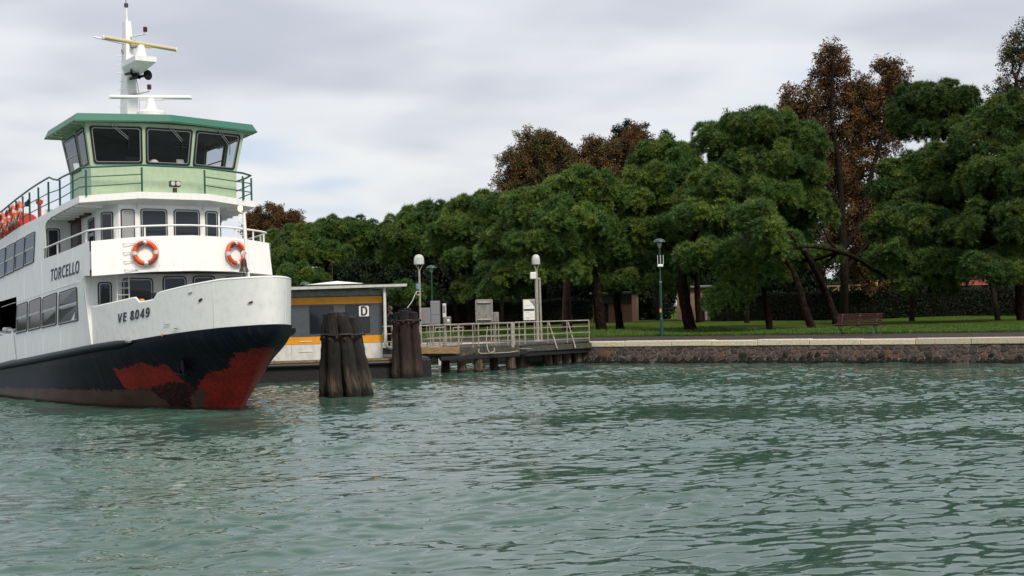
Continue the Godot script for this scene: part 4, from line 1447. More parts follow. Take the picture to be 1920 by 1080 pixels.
func build_ferry_details(t: Node3D) -> void:
	var st: SurfaceTool
	# name on the side, letter by letter along the plating
	var widths := {"T": .62, "O": .76, "R": .7, "C": .68, "E": .6, "L": .56, "V": .68, " ": .34, "8": .62, "0": .62, "4": .62, "9": .62}
	var z := -7.46
	for ch in "TORCELLO":
		var w: float = widths[ch] * .53
		letter(t, ch, z + w * .5, 3.9 + (z + 7.46) * .062, .262, 1.14)
		z += w
	z = -2.96
	for ch in "VE 8049":
		var w: float = widths[ch] * .395
		if ch != " ":
			letter(t, ch, z + w * .5, 2.55 + (z + 2.96) * .1, .185, 1.08)
		z += w
	# orange fairlead and bitts in the notch
	st = new_st()
	prism(st, PackedVector2Array([Vector2(-.3, 0), Vector2(.02, 0), Vector2(-.18, .18), Vector2(-.34, .18)]), Transform3D(Basis(Vector3(.23, .08, .97).normalized(), Vector3.UP, Vector3(-.97, 0, .23)), fp(-2.03, 2.98, -1.75)), .12)
	obj("fairlead", st, M.ochre, t)
	for k in 2:
		st = new_st()
		lathe(st, [[.09, 2.3], [.09, 3.16], [.14, 3.18], [.14, 3.3], [.0, 3.31]], 12, Transform3D(Basis(), fp(-1.72 + .08 * k, .02 * k, -1.62 + .32 * k)))
		obj("bitt", st, M.black, t)
	st = new_st()
	cbox(st, fp(-1.86, 2.13, -.88), Vector3(.03, .09, .22), .01, Basis(Vector3.UP, -.35))
	obj("lug_plate", st, M.ochre, t)
	# fixed ladder: rails below, rungs on the band
	st = new_st()
	for dx in [0.0, .36]:
		tube(st, [fp(-2.02 + dx, 2.2, -3.9), fp(-2.02 + dx, 3.9, -3.9)], .018, 6)
	for k in 7:
		tube(st, [fp(-2.02, 2.5 + k * .2, -3.9), fp(-1.66, 2.5 + k * .2, -3.9)], .013, 6)
	obj("ladder", st, M.white_metal, t)
	for k in 4:
		st = new_st()
		var y := 4.0 + k * .255
		var s := (y - 3.9) / 1.05
		var zf := lerpf(-3.36, -3.49, s)
		tube(st, [fp(-1.98, y, zf), fp(-1.98, y + .01, zf + .1), fp(-1.62, y + .01, zf + .13), fp(-1.62, y, zf + .08)], .011, 6)
		obj("foot_rung", st, M.aluminium, t)
	# jackstaff with a lit lamp, bell hook
	st = new_st()
	tube(st, [fp(0, 2.3, .86), fp(0, 5.42, .52)], [.06, .045], 10)
	tube(st, [fp(0, 5.4, .53), fp(-.14, 5.45, .6)], .02, 6)
	tube(st, arc([fp(-.02, 4.32, .68), fp(-.16, 4.36, .78), fp(-.22, 4.27, .8), fp(-.14, 4.2, .78)], 4), .016, 6)
	tube(st, arc([fp(-.02, 5.3, .55), fp(-.14, 5.28, .6), fp(-.2, 5.17, .62), fp(-.12, 5.13, .6)], 4), .012, 5)
	var js := obj("jackstaff", st, M.white_metal, t)
	st = new_st()
	lathe(st, [[0, 0], [.05, .01], [.065, .06], [.065, .12], [.05, .15], [0, .16]], 12, Transform3D(Basis(), fp(-.14, 5.46, .6)))
	obj("lamp_glass", st, M.lamp_on, js)
	var lamp := OmniLight3D.new()
	lamp.name = "bow_lamp_light"
	lamp.light_energy = .02; lamp.light_color = Color(1, .8, .55); lamp.light_size = .05; lamp.shadow_enabled = true; lamp.omni_range = 20.0; lamp.omni_attenuation = 2.0
	lamp.position = fp(-.14, 5.54, .6)
	t.add_child(lamp)
	st = new_st()
	lathe(st, [[.125, 0], [.138, .012], [.118, .05], [.088, .13], [.076, .26], [.064, .33], [.0, .38]], 18, Transform3D(Basis(), fp(0, 0, 0)))
	var bell := thing("ship_bell", "small bronze bell hanging beside the white jackstaff", "bell", t.transform * fp(-.16, 3.8, .8))
	obj("bell_body", st, M.bronze, bell)
	st = new_st()
	tube(st, [Vector3(0, .2, 0), Vector3(0, -.1, 0)], .012, 6); tube(st, [Vector3(0, -.1, 0), Vector3(0, -.18, 0)], .025, 6)
	obj("clapper", st, M.black, bell)
	st = new_st()
	tube(st, [Vector3(0, .38, 0), Vector3(.0, .45, 0)], .014, 6)
	obj("bell_hanger", st, M.off_white, bell)
	# red hydrant and raft canisters by the rail
	st = new_st()
	tube(st, [fp(-2.1, 5.6, -11.0), fp(-2.1, 6.55, -11.0)], .06, 8)
	lathe(st, [[.07, 6.5], [.12, 6.54], [.12, 6.64], [.0, 6.7]], 10, Transform3D(Basis(), fp(-2.1, 0, -11.0)))
	obj("fire_hydrant", st, M.red_paint, t)
	var rafts := ["red canister lying behind the green rail under the orange rings, forward one", "red canister lying behind the green rail under the orange rings, after one"]
	for k in 2:
		st = new_st()
		lathe(st, [[0, -.75], [.3, -.72], [.36, -.6], [.36, -.05], [.39, 0.0], [.36, .05], [.36, .6], [.3, .72], [0, .75]], 18, Transform3D(Basis(Vector3.RIGHT, PI / 2), Vector3(0, .39, 0)))
		var rc := thing("raft_canister", rafts[k], "raft canister", t.transform * fp(-2.25, table(BOATDECK, -12.4 - 1.7 * k) + .02, -12.4 - 1.7 * k), t.rotation.y, "red raft canisters")
		obj("canister_shell", st, M.red_paint, rc)
		for sg in [-1, 1]:
			st = new_st()
			tube(st, ring_pts(Vector3(0, .39, .35 * sg), .37, Vector3.BACK, 18), .012, 5, true)
			obj("strap", st, M.grey_trim, rc)
	# life rings
	var ringthing := lifebuoy("orange ring buoy with silver bands beside the rungs on the white front", "")
	var n1 := Vector3(-.26, .1, .96).normalized()
	ringthing.transform = t.transform * Transform3D(facing(n1), fp(-1.42, 4.5, -3.18))
	var r2 := lifebuoy("orange ring buoy with silver bands behind the bell on the white front", "")
	r2.transform = t.transform * Transform3D(facing(Vector3(.26, .1, .96)), fp(1.42, 4.5, -3.18))
	for k in 6:
		var rb := lifebuoy("orange ring buoy hung in a row on the green deck rail", "ring buoys on the green rail")
		var zz := -10.55 - k * .62
		rb.transform = t.transform * Transform3D(facing(Vector3(-1, .12, 0)) * Basis(Vector3.BACK, rf(-.4, .4)), fp(-2.92 - .04 * (k % 2), table(BOATDECK, zz) + .5, zz)).scaled_local(Vector3.ONE * .85)
	st = new_st()
	cbox(st, fp(-2.8, 6.42, -9.95), Vector3(.14, .16, .26), .03); tube(st, [fp(-2.8, 6.5, -9.9), fp(-2.8, 6.55, -9.7)], .04, 6)
	obj("signal_lamp", st, M.dark_door, t)

func facing(n: Vector3) -> Basis:
	n = n.normalized()
	var x := Vector3.UP.cross(n).normalized()
	return Basis(x, n.cross(x), n)

func ring_pts(c: Vector3, r: float, axis: Vector3, n: int) -> Array:
	var b := facing(axis)
	var out := []
	for k in n:
		var a := TAU * k / n
		out.append(c + b * Vector3(cos(a) * r, sin(a) * r, 0))
	return out

func letter(t: Node3D, ch: String, z: float, y: float, size: float, narrow: float) -> void:
	var dz := .05
	var x := -side_x(y + .1, z) if z < -4.0 else -breadth(z)
	var tang := Vector3(0, 0, 1)
	if z > -4.0:
		tang = Vector3(-breadth(z + dz) + breadth(z - dz), 0, 2 * dz).normalized()
	else:
		tang = Vector3(-side_x(y, z + dz) + side_x(y, z - dz), 0, 2 * dz).normalized()
	var out := Vector3(-tang.z, 0, tang.x)
	var right := (tang + Vector3.UP * .075).normalized()
	var xf := Transform3D(Basis(right * narrow, Vector3.UP + right * .16, out), fp(x, y + size * .36, z) + out * .006)
	text("lettering", ch, size, .006, xf, M.letter_blue, t)

func lifebuoy(label: String, group: String) -> Node3D:
	var b := thing("lifebuoy", label, "lifebuoy", Vector3.ZERO, 0.0, group)
	if not unit_meshes.has("buoy"):
		var st := new_st()
		tube(st, ring_pts(Vector3.ZERO, .305, Vector3.BACK, 36), .073, 12, true)
		unit_meshes["buoy"] = st.commit()
		st = new_st()
		var pts := []
		for k in 5:
			pts.append(Vector3(cos(-.17 + .085 * k) * .305, sin(-.17 + .085 * k) * .305, 0))
		tube(st, pts, .0765, 12)
		unit_meshes["buoy_band"] = st.commit()
		st = new_st()
		for q in 4:
			var line := []
			for k in 7:
				var a := PI / 4 + q * PI / 2 - PI / 4 + PI / 2 * k / 6.0
				var r := .385 + .03 * sin(PI * k / 6.0)
				line.append(Vector3(cos(a) * r, sin(a) * r, .02))
			tube(st, line, .008, 5)
		tube(st, arc([Vector3(-.28, -.28, .06), Vector3(-.18, -.42, .05), Vector3(.02, -.47, .05), Vector3(.22, -.4, .05), Vector3(.3, -.28, .06), Vector3(.4, -.42, .05), Vector3(.3, -.4, .05)], 5), .007, 5)
		unit_meshes["buoy_line"] = st.commit()
	inst("ring", unit_meshes["buoy"], M.orange_buoy, b)
	for q in 4:
		var o := inst("reflective_band", unit_meshes["buoy_band"], M.reflective, b)
		o.rotation.z = q * PI / 2 + .05
	inst("grab_line", unit_meshes["buoy_line"], M.rope, b)
	# stencilled name on the ring
	var k := 0
	for ch in "VE8049":
		var a := PI * .78 - k * .14
		text("lettering", ch, .075, .004, Transform3D(Basis(Vector3.BACK, a - PI / 2), Vector3(cos(a) * .285, sin(a) * .285, .072)), M.sign_black, b)
		k += 1
	k = 0
	for ch in "TORCELLO":
		var a := PI * 1.6 + k * .12
		text("lettering", ch, .065, .004, Transform3D(Basis(Vector3.BACK, a + PI / 2), Vector3(cos(a) * .325, sin(a) * .325, .07)), M.sign_black, b)
		k += 1
	return b

# ------------------------------------------------------------------ landing stage
func build_pontoon() -> void:
	var p0 := at(718, 672, 53.5)
	p0.y = 0.0
	var t := thing("landing_stage", "floating landing stage cabin in slate grey with amber bands and white roof", "landing stage", p0, .2)
	var W := 7.2
	# float
	var st := new_st()
	cbox(st, Vector3(-W * .5 + .7, .12, -1.6), Vector3(W + 2.2, 1.2, 5.4), .05)
	obj("float", st, M.tar, t)
	st = new_st()
	for k in 3:
		tube(st, [Vector3(-W - .35 + 2.6 * k, .62, 1.15), Vector3(-W - .35 + 2.6 * (k + 1), .62, 1.15)], .09, 8)
	obj("rubber_fender", st, M.black, t)
	for k in 5:
		st = new_st()
		box(st, Vector3(-W - .3 + k * 1.6 + .8, .755, 1.02), Vector3(1.58, .07, .16))
		obj("edge_plank", st, M.plank_edge, t)
	st = new_st()
	box(st, Vector3(-W * .5 + .7, .75, -1.7), Vector3(W + 2.1, .06, 5.2))
	obj("deck", st, M.deck_wood, t)
	# cabin wall in courses, front and right side
	var courses := [[.78, 1.41, "stage_white", .0], [1.41, 1.70, "amber", .012], [1.70, 2.98, "slate_grey", .0], [2.98, 3.26, "amber", .012], [3.26, 3.30, "slate_grey", -.05], [3.30, 3.5, "cabinet", .0]]
	var names := ["lower_panel", "amber_band", "wall_panel", "amber_band", "recessed_joint", "header_panel"]
	for k in courses.size():
		var c: Array = courses[k]
		st = new_st()
		box(st, Vector3(-W * .5, (c[0] + c[1]) * .5, -1.4 + c[3] * .5), Vector3(W + c[3] * 2, c[1] - c[0] - .002, 2.8 + c[3]))
		obj(names[k], st, M[c[2]], t)
	# panel joints in the white course
	for x in [-5.6, -3.6, -2.0, -.9]:
		st = new_st()
		box(st, Vector3(x, 1.1, .003), Vector3(.012, .6, .006))
		obj("panel_joint", st, M.grey_trim, t)
	st = new_st()
	box(st, Vector3(-3.05, 1.12, .012), Vector3(.5, .02, .02)); box(st, Vector3(-1.2, 1.12, .012), Vector3(.4, .02, .02)); box(st, Vector3(-3.05, 1.52, .02), Vector3(.5, .02, .02))
	obj("hatch_lip", st, M.white_metal, t)
	st = new_st()
	tube(st, [Vector3(-4.85, .98, .02), Vector3(-4.85, .98, .12), Vector3(-4.3, .86, .14), Vector3(-4.25, .86, .04)], .02, 6)
	obj("grab_handle", st, M.white_metal, t)
	st = new_st()
	cbox(st, Vector3(-5.5, 1.08, .35), Vector3(.9, .66, .6), .03)
	obj("locker", st, M.cabinet, t)
	for x in [-2.88, -1.46]:
		window(t, [Vector3(x, 1.82, .002), Vector3(x + .97, 1.82, .002), Vector3(x + .97, 2.93, .002), Vector3(x, 2.93, .002)], M.dark_pane, .03, [], .02, false)
	# the letter sign
	st = new_st()
	var rc := rounded([Vector3(-.92, 2.46, .05), Vector3(-.52, 2.46, .05), Vector3(-.52, 2.88, .05), Vector3(-.92, 2.88, .05)], .05)
	fan(st, rc, Vector3.ZERO)
	ring(st, rc, rounded([Vector3(-.92, 2.46, .05), Vector3(-.52, 2.46, .05), Vector3(-.52, 2.88, .05), Vector3(-.92, 2.88, .05)], .05, .01), Vector3.BACK, -.03)
	var sg := obj("letter_sign", st, M.sign_white, t)
	text("lettering", "D", .27, .01, Transform3D(Basis().scaled(Vector3(.9, 1, 1)), Vector3(-.72, 2.67, .056)), M.sign_black, sg)
	# roof
	st = new_st()
	var e := [Vector3(-W - .6, 3.52, .6), Vector3(.95, 3.62, .6), Vector3(.95, 3.62, -3.6), Vector3(-W - .6, 3.52, -3.6)]
	var u := [Vector3(-W - .6, 3.65, .62), Vector3(.97, 3.72, .62), Vector3(.97, 3.72, -3.6), Vector3(-W - .6, 3.65, -3.6)]
	for k in 4:
		quad(st, e[k], e[(k + 1) % 4], u[(k + 1) % 4], u[k])
	quad(st, e[3], e[2], e[1], e[0])
	var ridge := [Vector3(-W - .6, 3.68, -1.0), Vector3(-2.2, 3.75, -1.0), Vector3(.97, 3.74, -1.0)]
	quad(st, u[0], u[1], ridge[2], ridge[0]); quad(st, ridge[0], ridge[2], u[2], u[3])
	tri(st, ridge[0], Vector3(-1.4, 3.75, .4), ridge[1]); tri(st, ridge[1], Vector3(-1.4, 3.75, .4), ridge[2])
	obj("roof", st, M.stage_white, t)
	# awning sheet with a small pole on the roof
	st = new_st()
	var ap := Vector3(-1.75, 3.9, -.2)
	var rim := [Vector3(-3.0, 3.76, .55), Vector3(-.75, 3.77, .55), Vector3(-.75, 3.78, -1.4), Vector3(-3.0, 3.78, -1.4)]
	for k in 4:
		tri(st, ap, rim[k], rim[(k + 1) % 4])
	obj("canvas_cover", st, M.sign_white, t)
	st = new_st()
	tube(st, [Vector3(-1.9, 3.8, -.6), Vector3(-1.9, 4.5, -.6), Vector3(-1.95, 4.8, -.7)], .012, 5)
	obj("roof_aerial", st, M.rust, t)
	# down-pipe post at the corner and the little rail beside it
	st = new_st()
	tube(st, [Vector3(.08, 3.6, .35), Vector3(.08, 1.35, .35), Vector3(.14, 1.22, .37), Vector3(.42, 1.12, .4)], .065, 10)
	obj("down_pipe", st, M.stage_white, t)
	st = new_st()
	for h in [1.4, 1.72, 2.03]:
		tube(st, [Vector3(.0, h, -.3), Vector3(1.4, h, -.3)], .025, 6)
	for x in [.42, 1.4]:
		tube(st, [Vector3(x, .8, -.3), Vector3(x, 2.03, -.3)], .025, 6)
	obj("end_rail", st, M.rail_steel, t)
	# mooring dolphins: piles driven in a bundle, leaning together
	dolphin("mooring_dolphin", "thick bundle of black and bleached timber piles beside the ferry bow", Vector3(-5.28, 0, -42.1), 1.8, 1.12, 2.66, 8, .245, false)
	dolphin("mooring_dolphin", "bundle of reddish brown timber piles with tarred tops by the gangway", at(764, 700, 52.3) * Vector3(1, 0, 1), 1.25, 1.0, 2.72, 6, .25, true)

func dolphin(called: String, label: String, pos: Vector3, w0: float, w1: float, h: float, n: int, girth: float, capped: bool) -> void:
	var t := thing(called, label, "mooring piles", pos)
	var lean := Vector3(-.14, 0, 0) if not capped else Vector3.ZERO
	var nz := noise(int(pos.x * 100), .6, 3)
	for k in n:
		var a := TAU * (k + .25) / (n - 1)
		var inner := k == n - 1
		var r0 := 0.0 if inner else w0 * .5 - girth * .9; var r1 := 0.0 if inner else w1 * .5 - girth * .75
		var b := Vector3(cos(a) * r0, -1.5, sin(a) * r0)
		var top := Vector3(cos(a + .12) * r1, h - rf(0, .16) + (.08 if inner else 0.0) - (.12 * maxf(0.0, cos(a)) if not capped else 0.0), sin(a + .12) * r1) + lean
		var grow := (h + 1.5) / h
		b = Vector3(lerpf(top.x, b.x, grow), -1.5, lerpf(top.z, b.z, grow))
		var pts := []; var rad := []
		for i in 34:
			var f := i / 33.0
			pts.append(b.lerp(top, f) + Vector3(nz.get_noise_2d(i * .3, k * 5.0), 0, nz.get_noise_2d(k * 5.0, i * .3)) * .05)
			rad.append(lerpf(girth, girth * .8, f) * (1.0 - .1 * smoothstep(.9, 1.0, f)))
		var st := new_st()
		stained_pile(st, pts, rad, nz, capped, k)
		obj("pile", st, M.pile_grain_red if capped else M.pile_grain, t)
	# iron strap, bolts and chain
	var hs := [1.93] if not capped else [2.26]
	for y in hs:
		var st := new_st()
		var pts := []
		for k in 22:
			var a := TAU * k / 22
			var rr: float = (lerpf(w0, w1, y / h) * .5 + .045) * (1.0 + .02 * sin(k * 3.0))
			pts.append(Vector3(cos(a) * rr, y + .02 * sin(k * 1.7), sin(a) * rr) + lean * .75)
		tube(st, pts, .035, 6, true)
		obj("iron_strap", st, M.black, t)
	for k in 6:
		var st := new_st()
		var a := 1.0 + k * .35
		var rr := lerpf(w0, w1, 1.9 / h) * .5 + .04
		cbox(st, Vector3(cos(a) * rr, (1.86 if not capped else 2.2) - .05 * (k % 2), sin(a) * rr) + lean * .75, Vector3(.07, .09, .07), .015)
		obj("bolt", st, M.rust, t)

# one timber: wet black foot, bleached wood above the tide line, dark weathered head, in torn streaks along the grain
func stained_pile(st: SurfaceTool, pts: Array, rad: Array, nz: FastNoiseLite, capped: bool, k: int) -> void:
	var seg := 26
	var grain := noise(400 + k, 1.0, 4)
	var ring_of := func(i: int, j: int) -> Array:
		var a := TAU * (j % seg) / seg
		var d := Vector3(cos(a), 0, sin(a))
		var p: Vector3 = pts[i]
		var r: float = rad[i] * (1.0 + .16 * nz.get_noise_3d(d.x * 2.2, p.y * .5, d.z * 2.2) + .1 * grain.get_noise_3d(d.x * 9.0, p.y * .6, d.z * 9.0))
		var g := grain.get_noise_3d(d.x * 7.0 + p.x, p.y * .5, d.z * 7.0 + p.z)
		var y := p.y + .25 * g
		var c := Vector3(.008, .0065, .0055).lerp(Vector3(.026, .02, .0165), clampf(.5 + g * 1.4, 0, 1)) if not capped else Vector3(.018, .008, .0055).lerp(Vector3(.05, .022, .014), clampf(.5 + g * 1.4, 0, 1))
		var bleach := smoothstep(.16, .3, y) * (1.0 - smoothstep(.5, 1.0, y + .5 * grain.get_noise_2d(k * 3.0, a)))
		c = c.lerp(Vector3(.17, .125, .092), bleach * clampf(.6 + g * 1.8, 0, 1) * (1.0 if not capped else .5))
		c = c.lerp(Vector3(.006, .0065, .005), 1.0 - smoothstep(.1, .28, y))
		if capped:
			c = c.lerp(Vector3(.004, .004, .005), smoothstep(2.22, 2.34, y))
		elif grain.get_noise_3d(d.x * 4.0, p.y * 1.2, d.z * 4.0 + 9.0) > .22 and y > 1.5:
			c = c.lerp(Vector3(.07, .05, .038), .6)
		return [p + d * r, d, Color(c.x, c.y, c.z)]
	for i in pts.size() - 1:
		for j in seg:
			var q := [ring_of.call(i, j), ring_of.call(i, j + 1), ring_of.call(i + 1, j + 1), ring_of.call(i + 1, j)]
			for e in [0, 1, 2, 0, 2, 3]:
				st.set_normal(q[e][1]); st.set_color(q[e][2]); st.add_vertex(q[e][0])
	var top: Vector3 = pts[-1] + Vector3(0, .03, 0)
	for j in seg:
		var a: Array = ring_of.call(pts.size() - 1, j); var b: Array = ring_of.call(pts.size() - 1, j + 1)
		for e in [[top, a[2]], [a[0], a[2]], [b[0], b[2]]]:
			st.set_normal(Vector3.UP); st.set_color(e[1]); st.add_vertex(e[0])

# ------------------------------------------------------------------ gangway
func build_gangway() -> void:
	var t := thing("gangway", "timber gangway on stub piles with steel railings leading to the quay", "gangway")
	var A0 := at(784, 655, 55.0); var A1 := at(974, 655, 57.4)
	A0.y = 1.05; A1.y = 1.05
	var B0 := at(974, 648, 57.9); B0.y = 1.05
	var B1 := quay(.05, -.1, 1.02)
	var back := Vector3(.3, 0, -1).normalized()
	# decks as planks across
	plank_run(t, A0, A1, back * 7.5, 30, 1.05)
	plank_run(t, B0, B1, Vector3(-.55, 0, -.83) * 2.4, 26, 1.05)
	for e in [[A0, A1, .0, .26], [B0, B1, .0, .24], [A0 + back * 3.9, A1 + back * 3.9, .0, .26]]:
		var st := new_st()
		beam(st, e[0] + Vector3(0, -.2, 0), e[1] + Vector3(0, -.2, 0), .16, e[3])
		obj("edge_beam", st, M.deck_wood, t)
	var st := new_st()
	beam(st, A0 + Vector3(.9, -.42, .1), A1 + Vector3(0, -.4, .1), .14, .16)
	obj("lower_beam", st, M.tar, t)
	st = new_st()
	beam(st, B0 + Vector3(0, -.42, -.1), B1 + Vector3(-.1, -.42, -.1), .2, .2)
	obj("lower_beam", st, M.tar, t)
	# the platform's own sub-structure, cross bearers
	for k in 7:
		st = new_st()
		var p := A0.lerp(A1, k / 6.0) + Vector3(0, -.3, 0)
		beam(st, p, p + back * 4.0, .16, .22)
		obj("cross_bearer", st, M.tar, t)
	# pale log fender
	st = new_st()
	var L0 := at(788, 657.5, 54.8); var L1 := at(860, 657, 55.6)
	beam(st, L0, L1, .24, .27)
	obj("timber_fender", st, M.plank_edge, t)
	# piles
	var spots := [[865, 56.0], [896, 56.2], [957, 57.2], [834, 57.5], [925, 58.5], [975, 59.0], [1028, 60.6], [1046, 61.0], [1063, 61.6], [1083, 62.2]]
	for e in spots:
		st = new_st()
		var p := at(e[0], 690, e[1]); p.y = 0
		var nz := noise(int(e[0]), .7, 2)
		tube(st, [p + Vector3(0, -1.4, 0), p + Vector3(.02, -.2, 0), p + Vector3(.02, .3, 0), p + Vector3(.0, .82, .0)], [.22, .2, .19, .18], 12, false, nz, .15)
		obj("stub_pile", st, M.pile_bleached, t)
		st = new_st()
		tube(st, [p + Vector3(0, -1.3, 0), p + Vector3(.02, .08, 0)], [.235, .215], 12, false, nz, .12)
		obj("pile_foot", st, M.pile_wet, t)
	# railings
	railing(t, [at(786, 611, 55.1), at(886, 607, 56.3), at(962, 605, 57.3)], [0, .13, .24, .36, .5, .57, .78, .93, 1.0], 3)
	railing(t, [at(964, 604.5, 57.9), at(1104, 600.5, 62.0)], [0, .06, .13, .43, .69, 1.0], 3)
	railing(t, [at(800, 611.5, 59.0), at(900, 608, 60.0), at(985, 605, 61.0)], [0, .15, .3, .45, .62, .8, 1.0], 3)
	# slanting braces towards the quay
	for e in [[1029, 605, 1045, 654, 60.2], [1065, 604, 1079, 652, 61.2]]:
		st = new_st()
		tube(st, [at(e[0], e[1], e[4]), at(e[2], e[3], e[4] - .3)], .032, 8)
		obj("brace", st, M.rail_steel, t)
	# bent hoops of the gate
	for e in [[816, 834], [850, 868]]:
		st = new_st()
		tube(st, arc([at(e[0], 624, 56.6), at(e[0], 615.5, 56.6), at(e[0] + 2, 614.5, 56.6), at(e[1] - 2, 614, 56.6), at(e[1], 615, 56.6), at(e[1] - 3, 648, 56.6)], 3), .025, 6)
		obj("gate_hoop", st, M.rail_steel, t)
	# hoses and cables slung under the edge
	st = new_st()
	tube(st, arc([at(898, 654, 56.2), at(899, 662, 56.0), at(915, 662.5, 56.2), at(950, 661, 56.8), at(972, 658, 57.2)], 5), .022, 6)
	tube(st, arc([at(914, 612, 56.4), at(912, 640, 56.3), at(917, 660, 56.1), at(927, 658, 56.2), at(926, 652, 56.3)], 5), .022, 6)
	tube(st, arc([at(960, 653, 57.3), at(1000, 654, 58.6), at(1050, 651, 60.5), at(1074, 653, 61.2)], 5), .018, 6)
	obj("cable", st, M.rail_steel, t)
	# broad gate post
	st = new_st()
	cbox(st, at(961, 629, 57.2), Vector3(.14, 1.05, .12), .02)
	obj("gate_post", st, M.steel, t)
	# small white notices below the deck
	for e in [[827, 679, .22, .3], [888, 679, .1, .2], [924, 676, .14, .3]]:
		st = new_st()
		box(st, at(e[0], e[1], 59.6), Vector3(e[2], e[3], .02))
		obj("white_notice", st, M.sign_white, t)
	st = new_st()
	box(st, at(1005, 670, 63.0), Vector3(.62, .38, .04))
	obj("grey_hatch", st, M.cabinet_grey, t)
	build_cabinets()

func beam(st: SurfaceTool, a: Vector3, b: Vector3, w: float, h: float) -> void:
	var d := (b - a)
	var x := d.normalized(); var z := x.cross(Vector3.UP).normalized(); var y := z.cross(x)
	cbox(st, (a + b) * .5, Vector3(d.length(), h, w), .012, Basis(x, y, z))

func plank_run(t: Node3D, a: Vector3, b: Vector3, across: Vector3, n: int, top: float) -> void:
	for k in n:
		var st := new_st()
		var p := a.lerp(b, (k + .04) / n); var q := a.lerp(b, (k + .96) / n)
		var y := top + rf(-.006, .006)
		p.y = y; q.y = y
		var d := Vector3.DOWN * .06
		quad(st, p, q, q + across, p + across)
		quad(st, p + d, q + d, q, p)
		quad(st, q + across + d, p + across + d, p + across, q + across)
		quad(st, p + across + d, p + d, p, p + across); quad(st, q + d, q + across + d, q + across, q)
		obj("plank", st, M.deck_wood, t)

func railing(t: Node3D, top: Array, posts: Array, bars: int) -> void:
	var st := new_st()
	tube(st, top, .026, 8)
	var root := obj("railing", st, M.rail_steel, t)
	var along := func(f: float) -> Vector3:
		var x: float = f * (top.size() - 1)
		var i := mini(int(x), top.size() - 2)
		return (top[i] as Vector3).lerp(top[i + 1], x - i)
	for k in range(1, bars + 1):
		st = new_st()
		var line := []
		for p in top:
			line.append(Vector3(p.x, lerpf(p.y, 1.08, k / (bars + .35)), p.z))
		tube(st, line, .016, 6)
		obj("rail_bar", st, M.rail_steel, root)
	for f in posts:
		st = new_st()
		var p: Vector3 = along.call(f)
		tube(st, [Vector3(p.x, 1.0, p.z), p], .022, 8)
		obj("post", st, M.rail_steel, root)

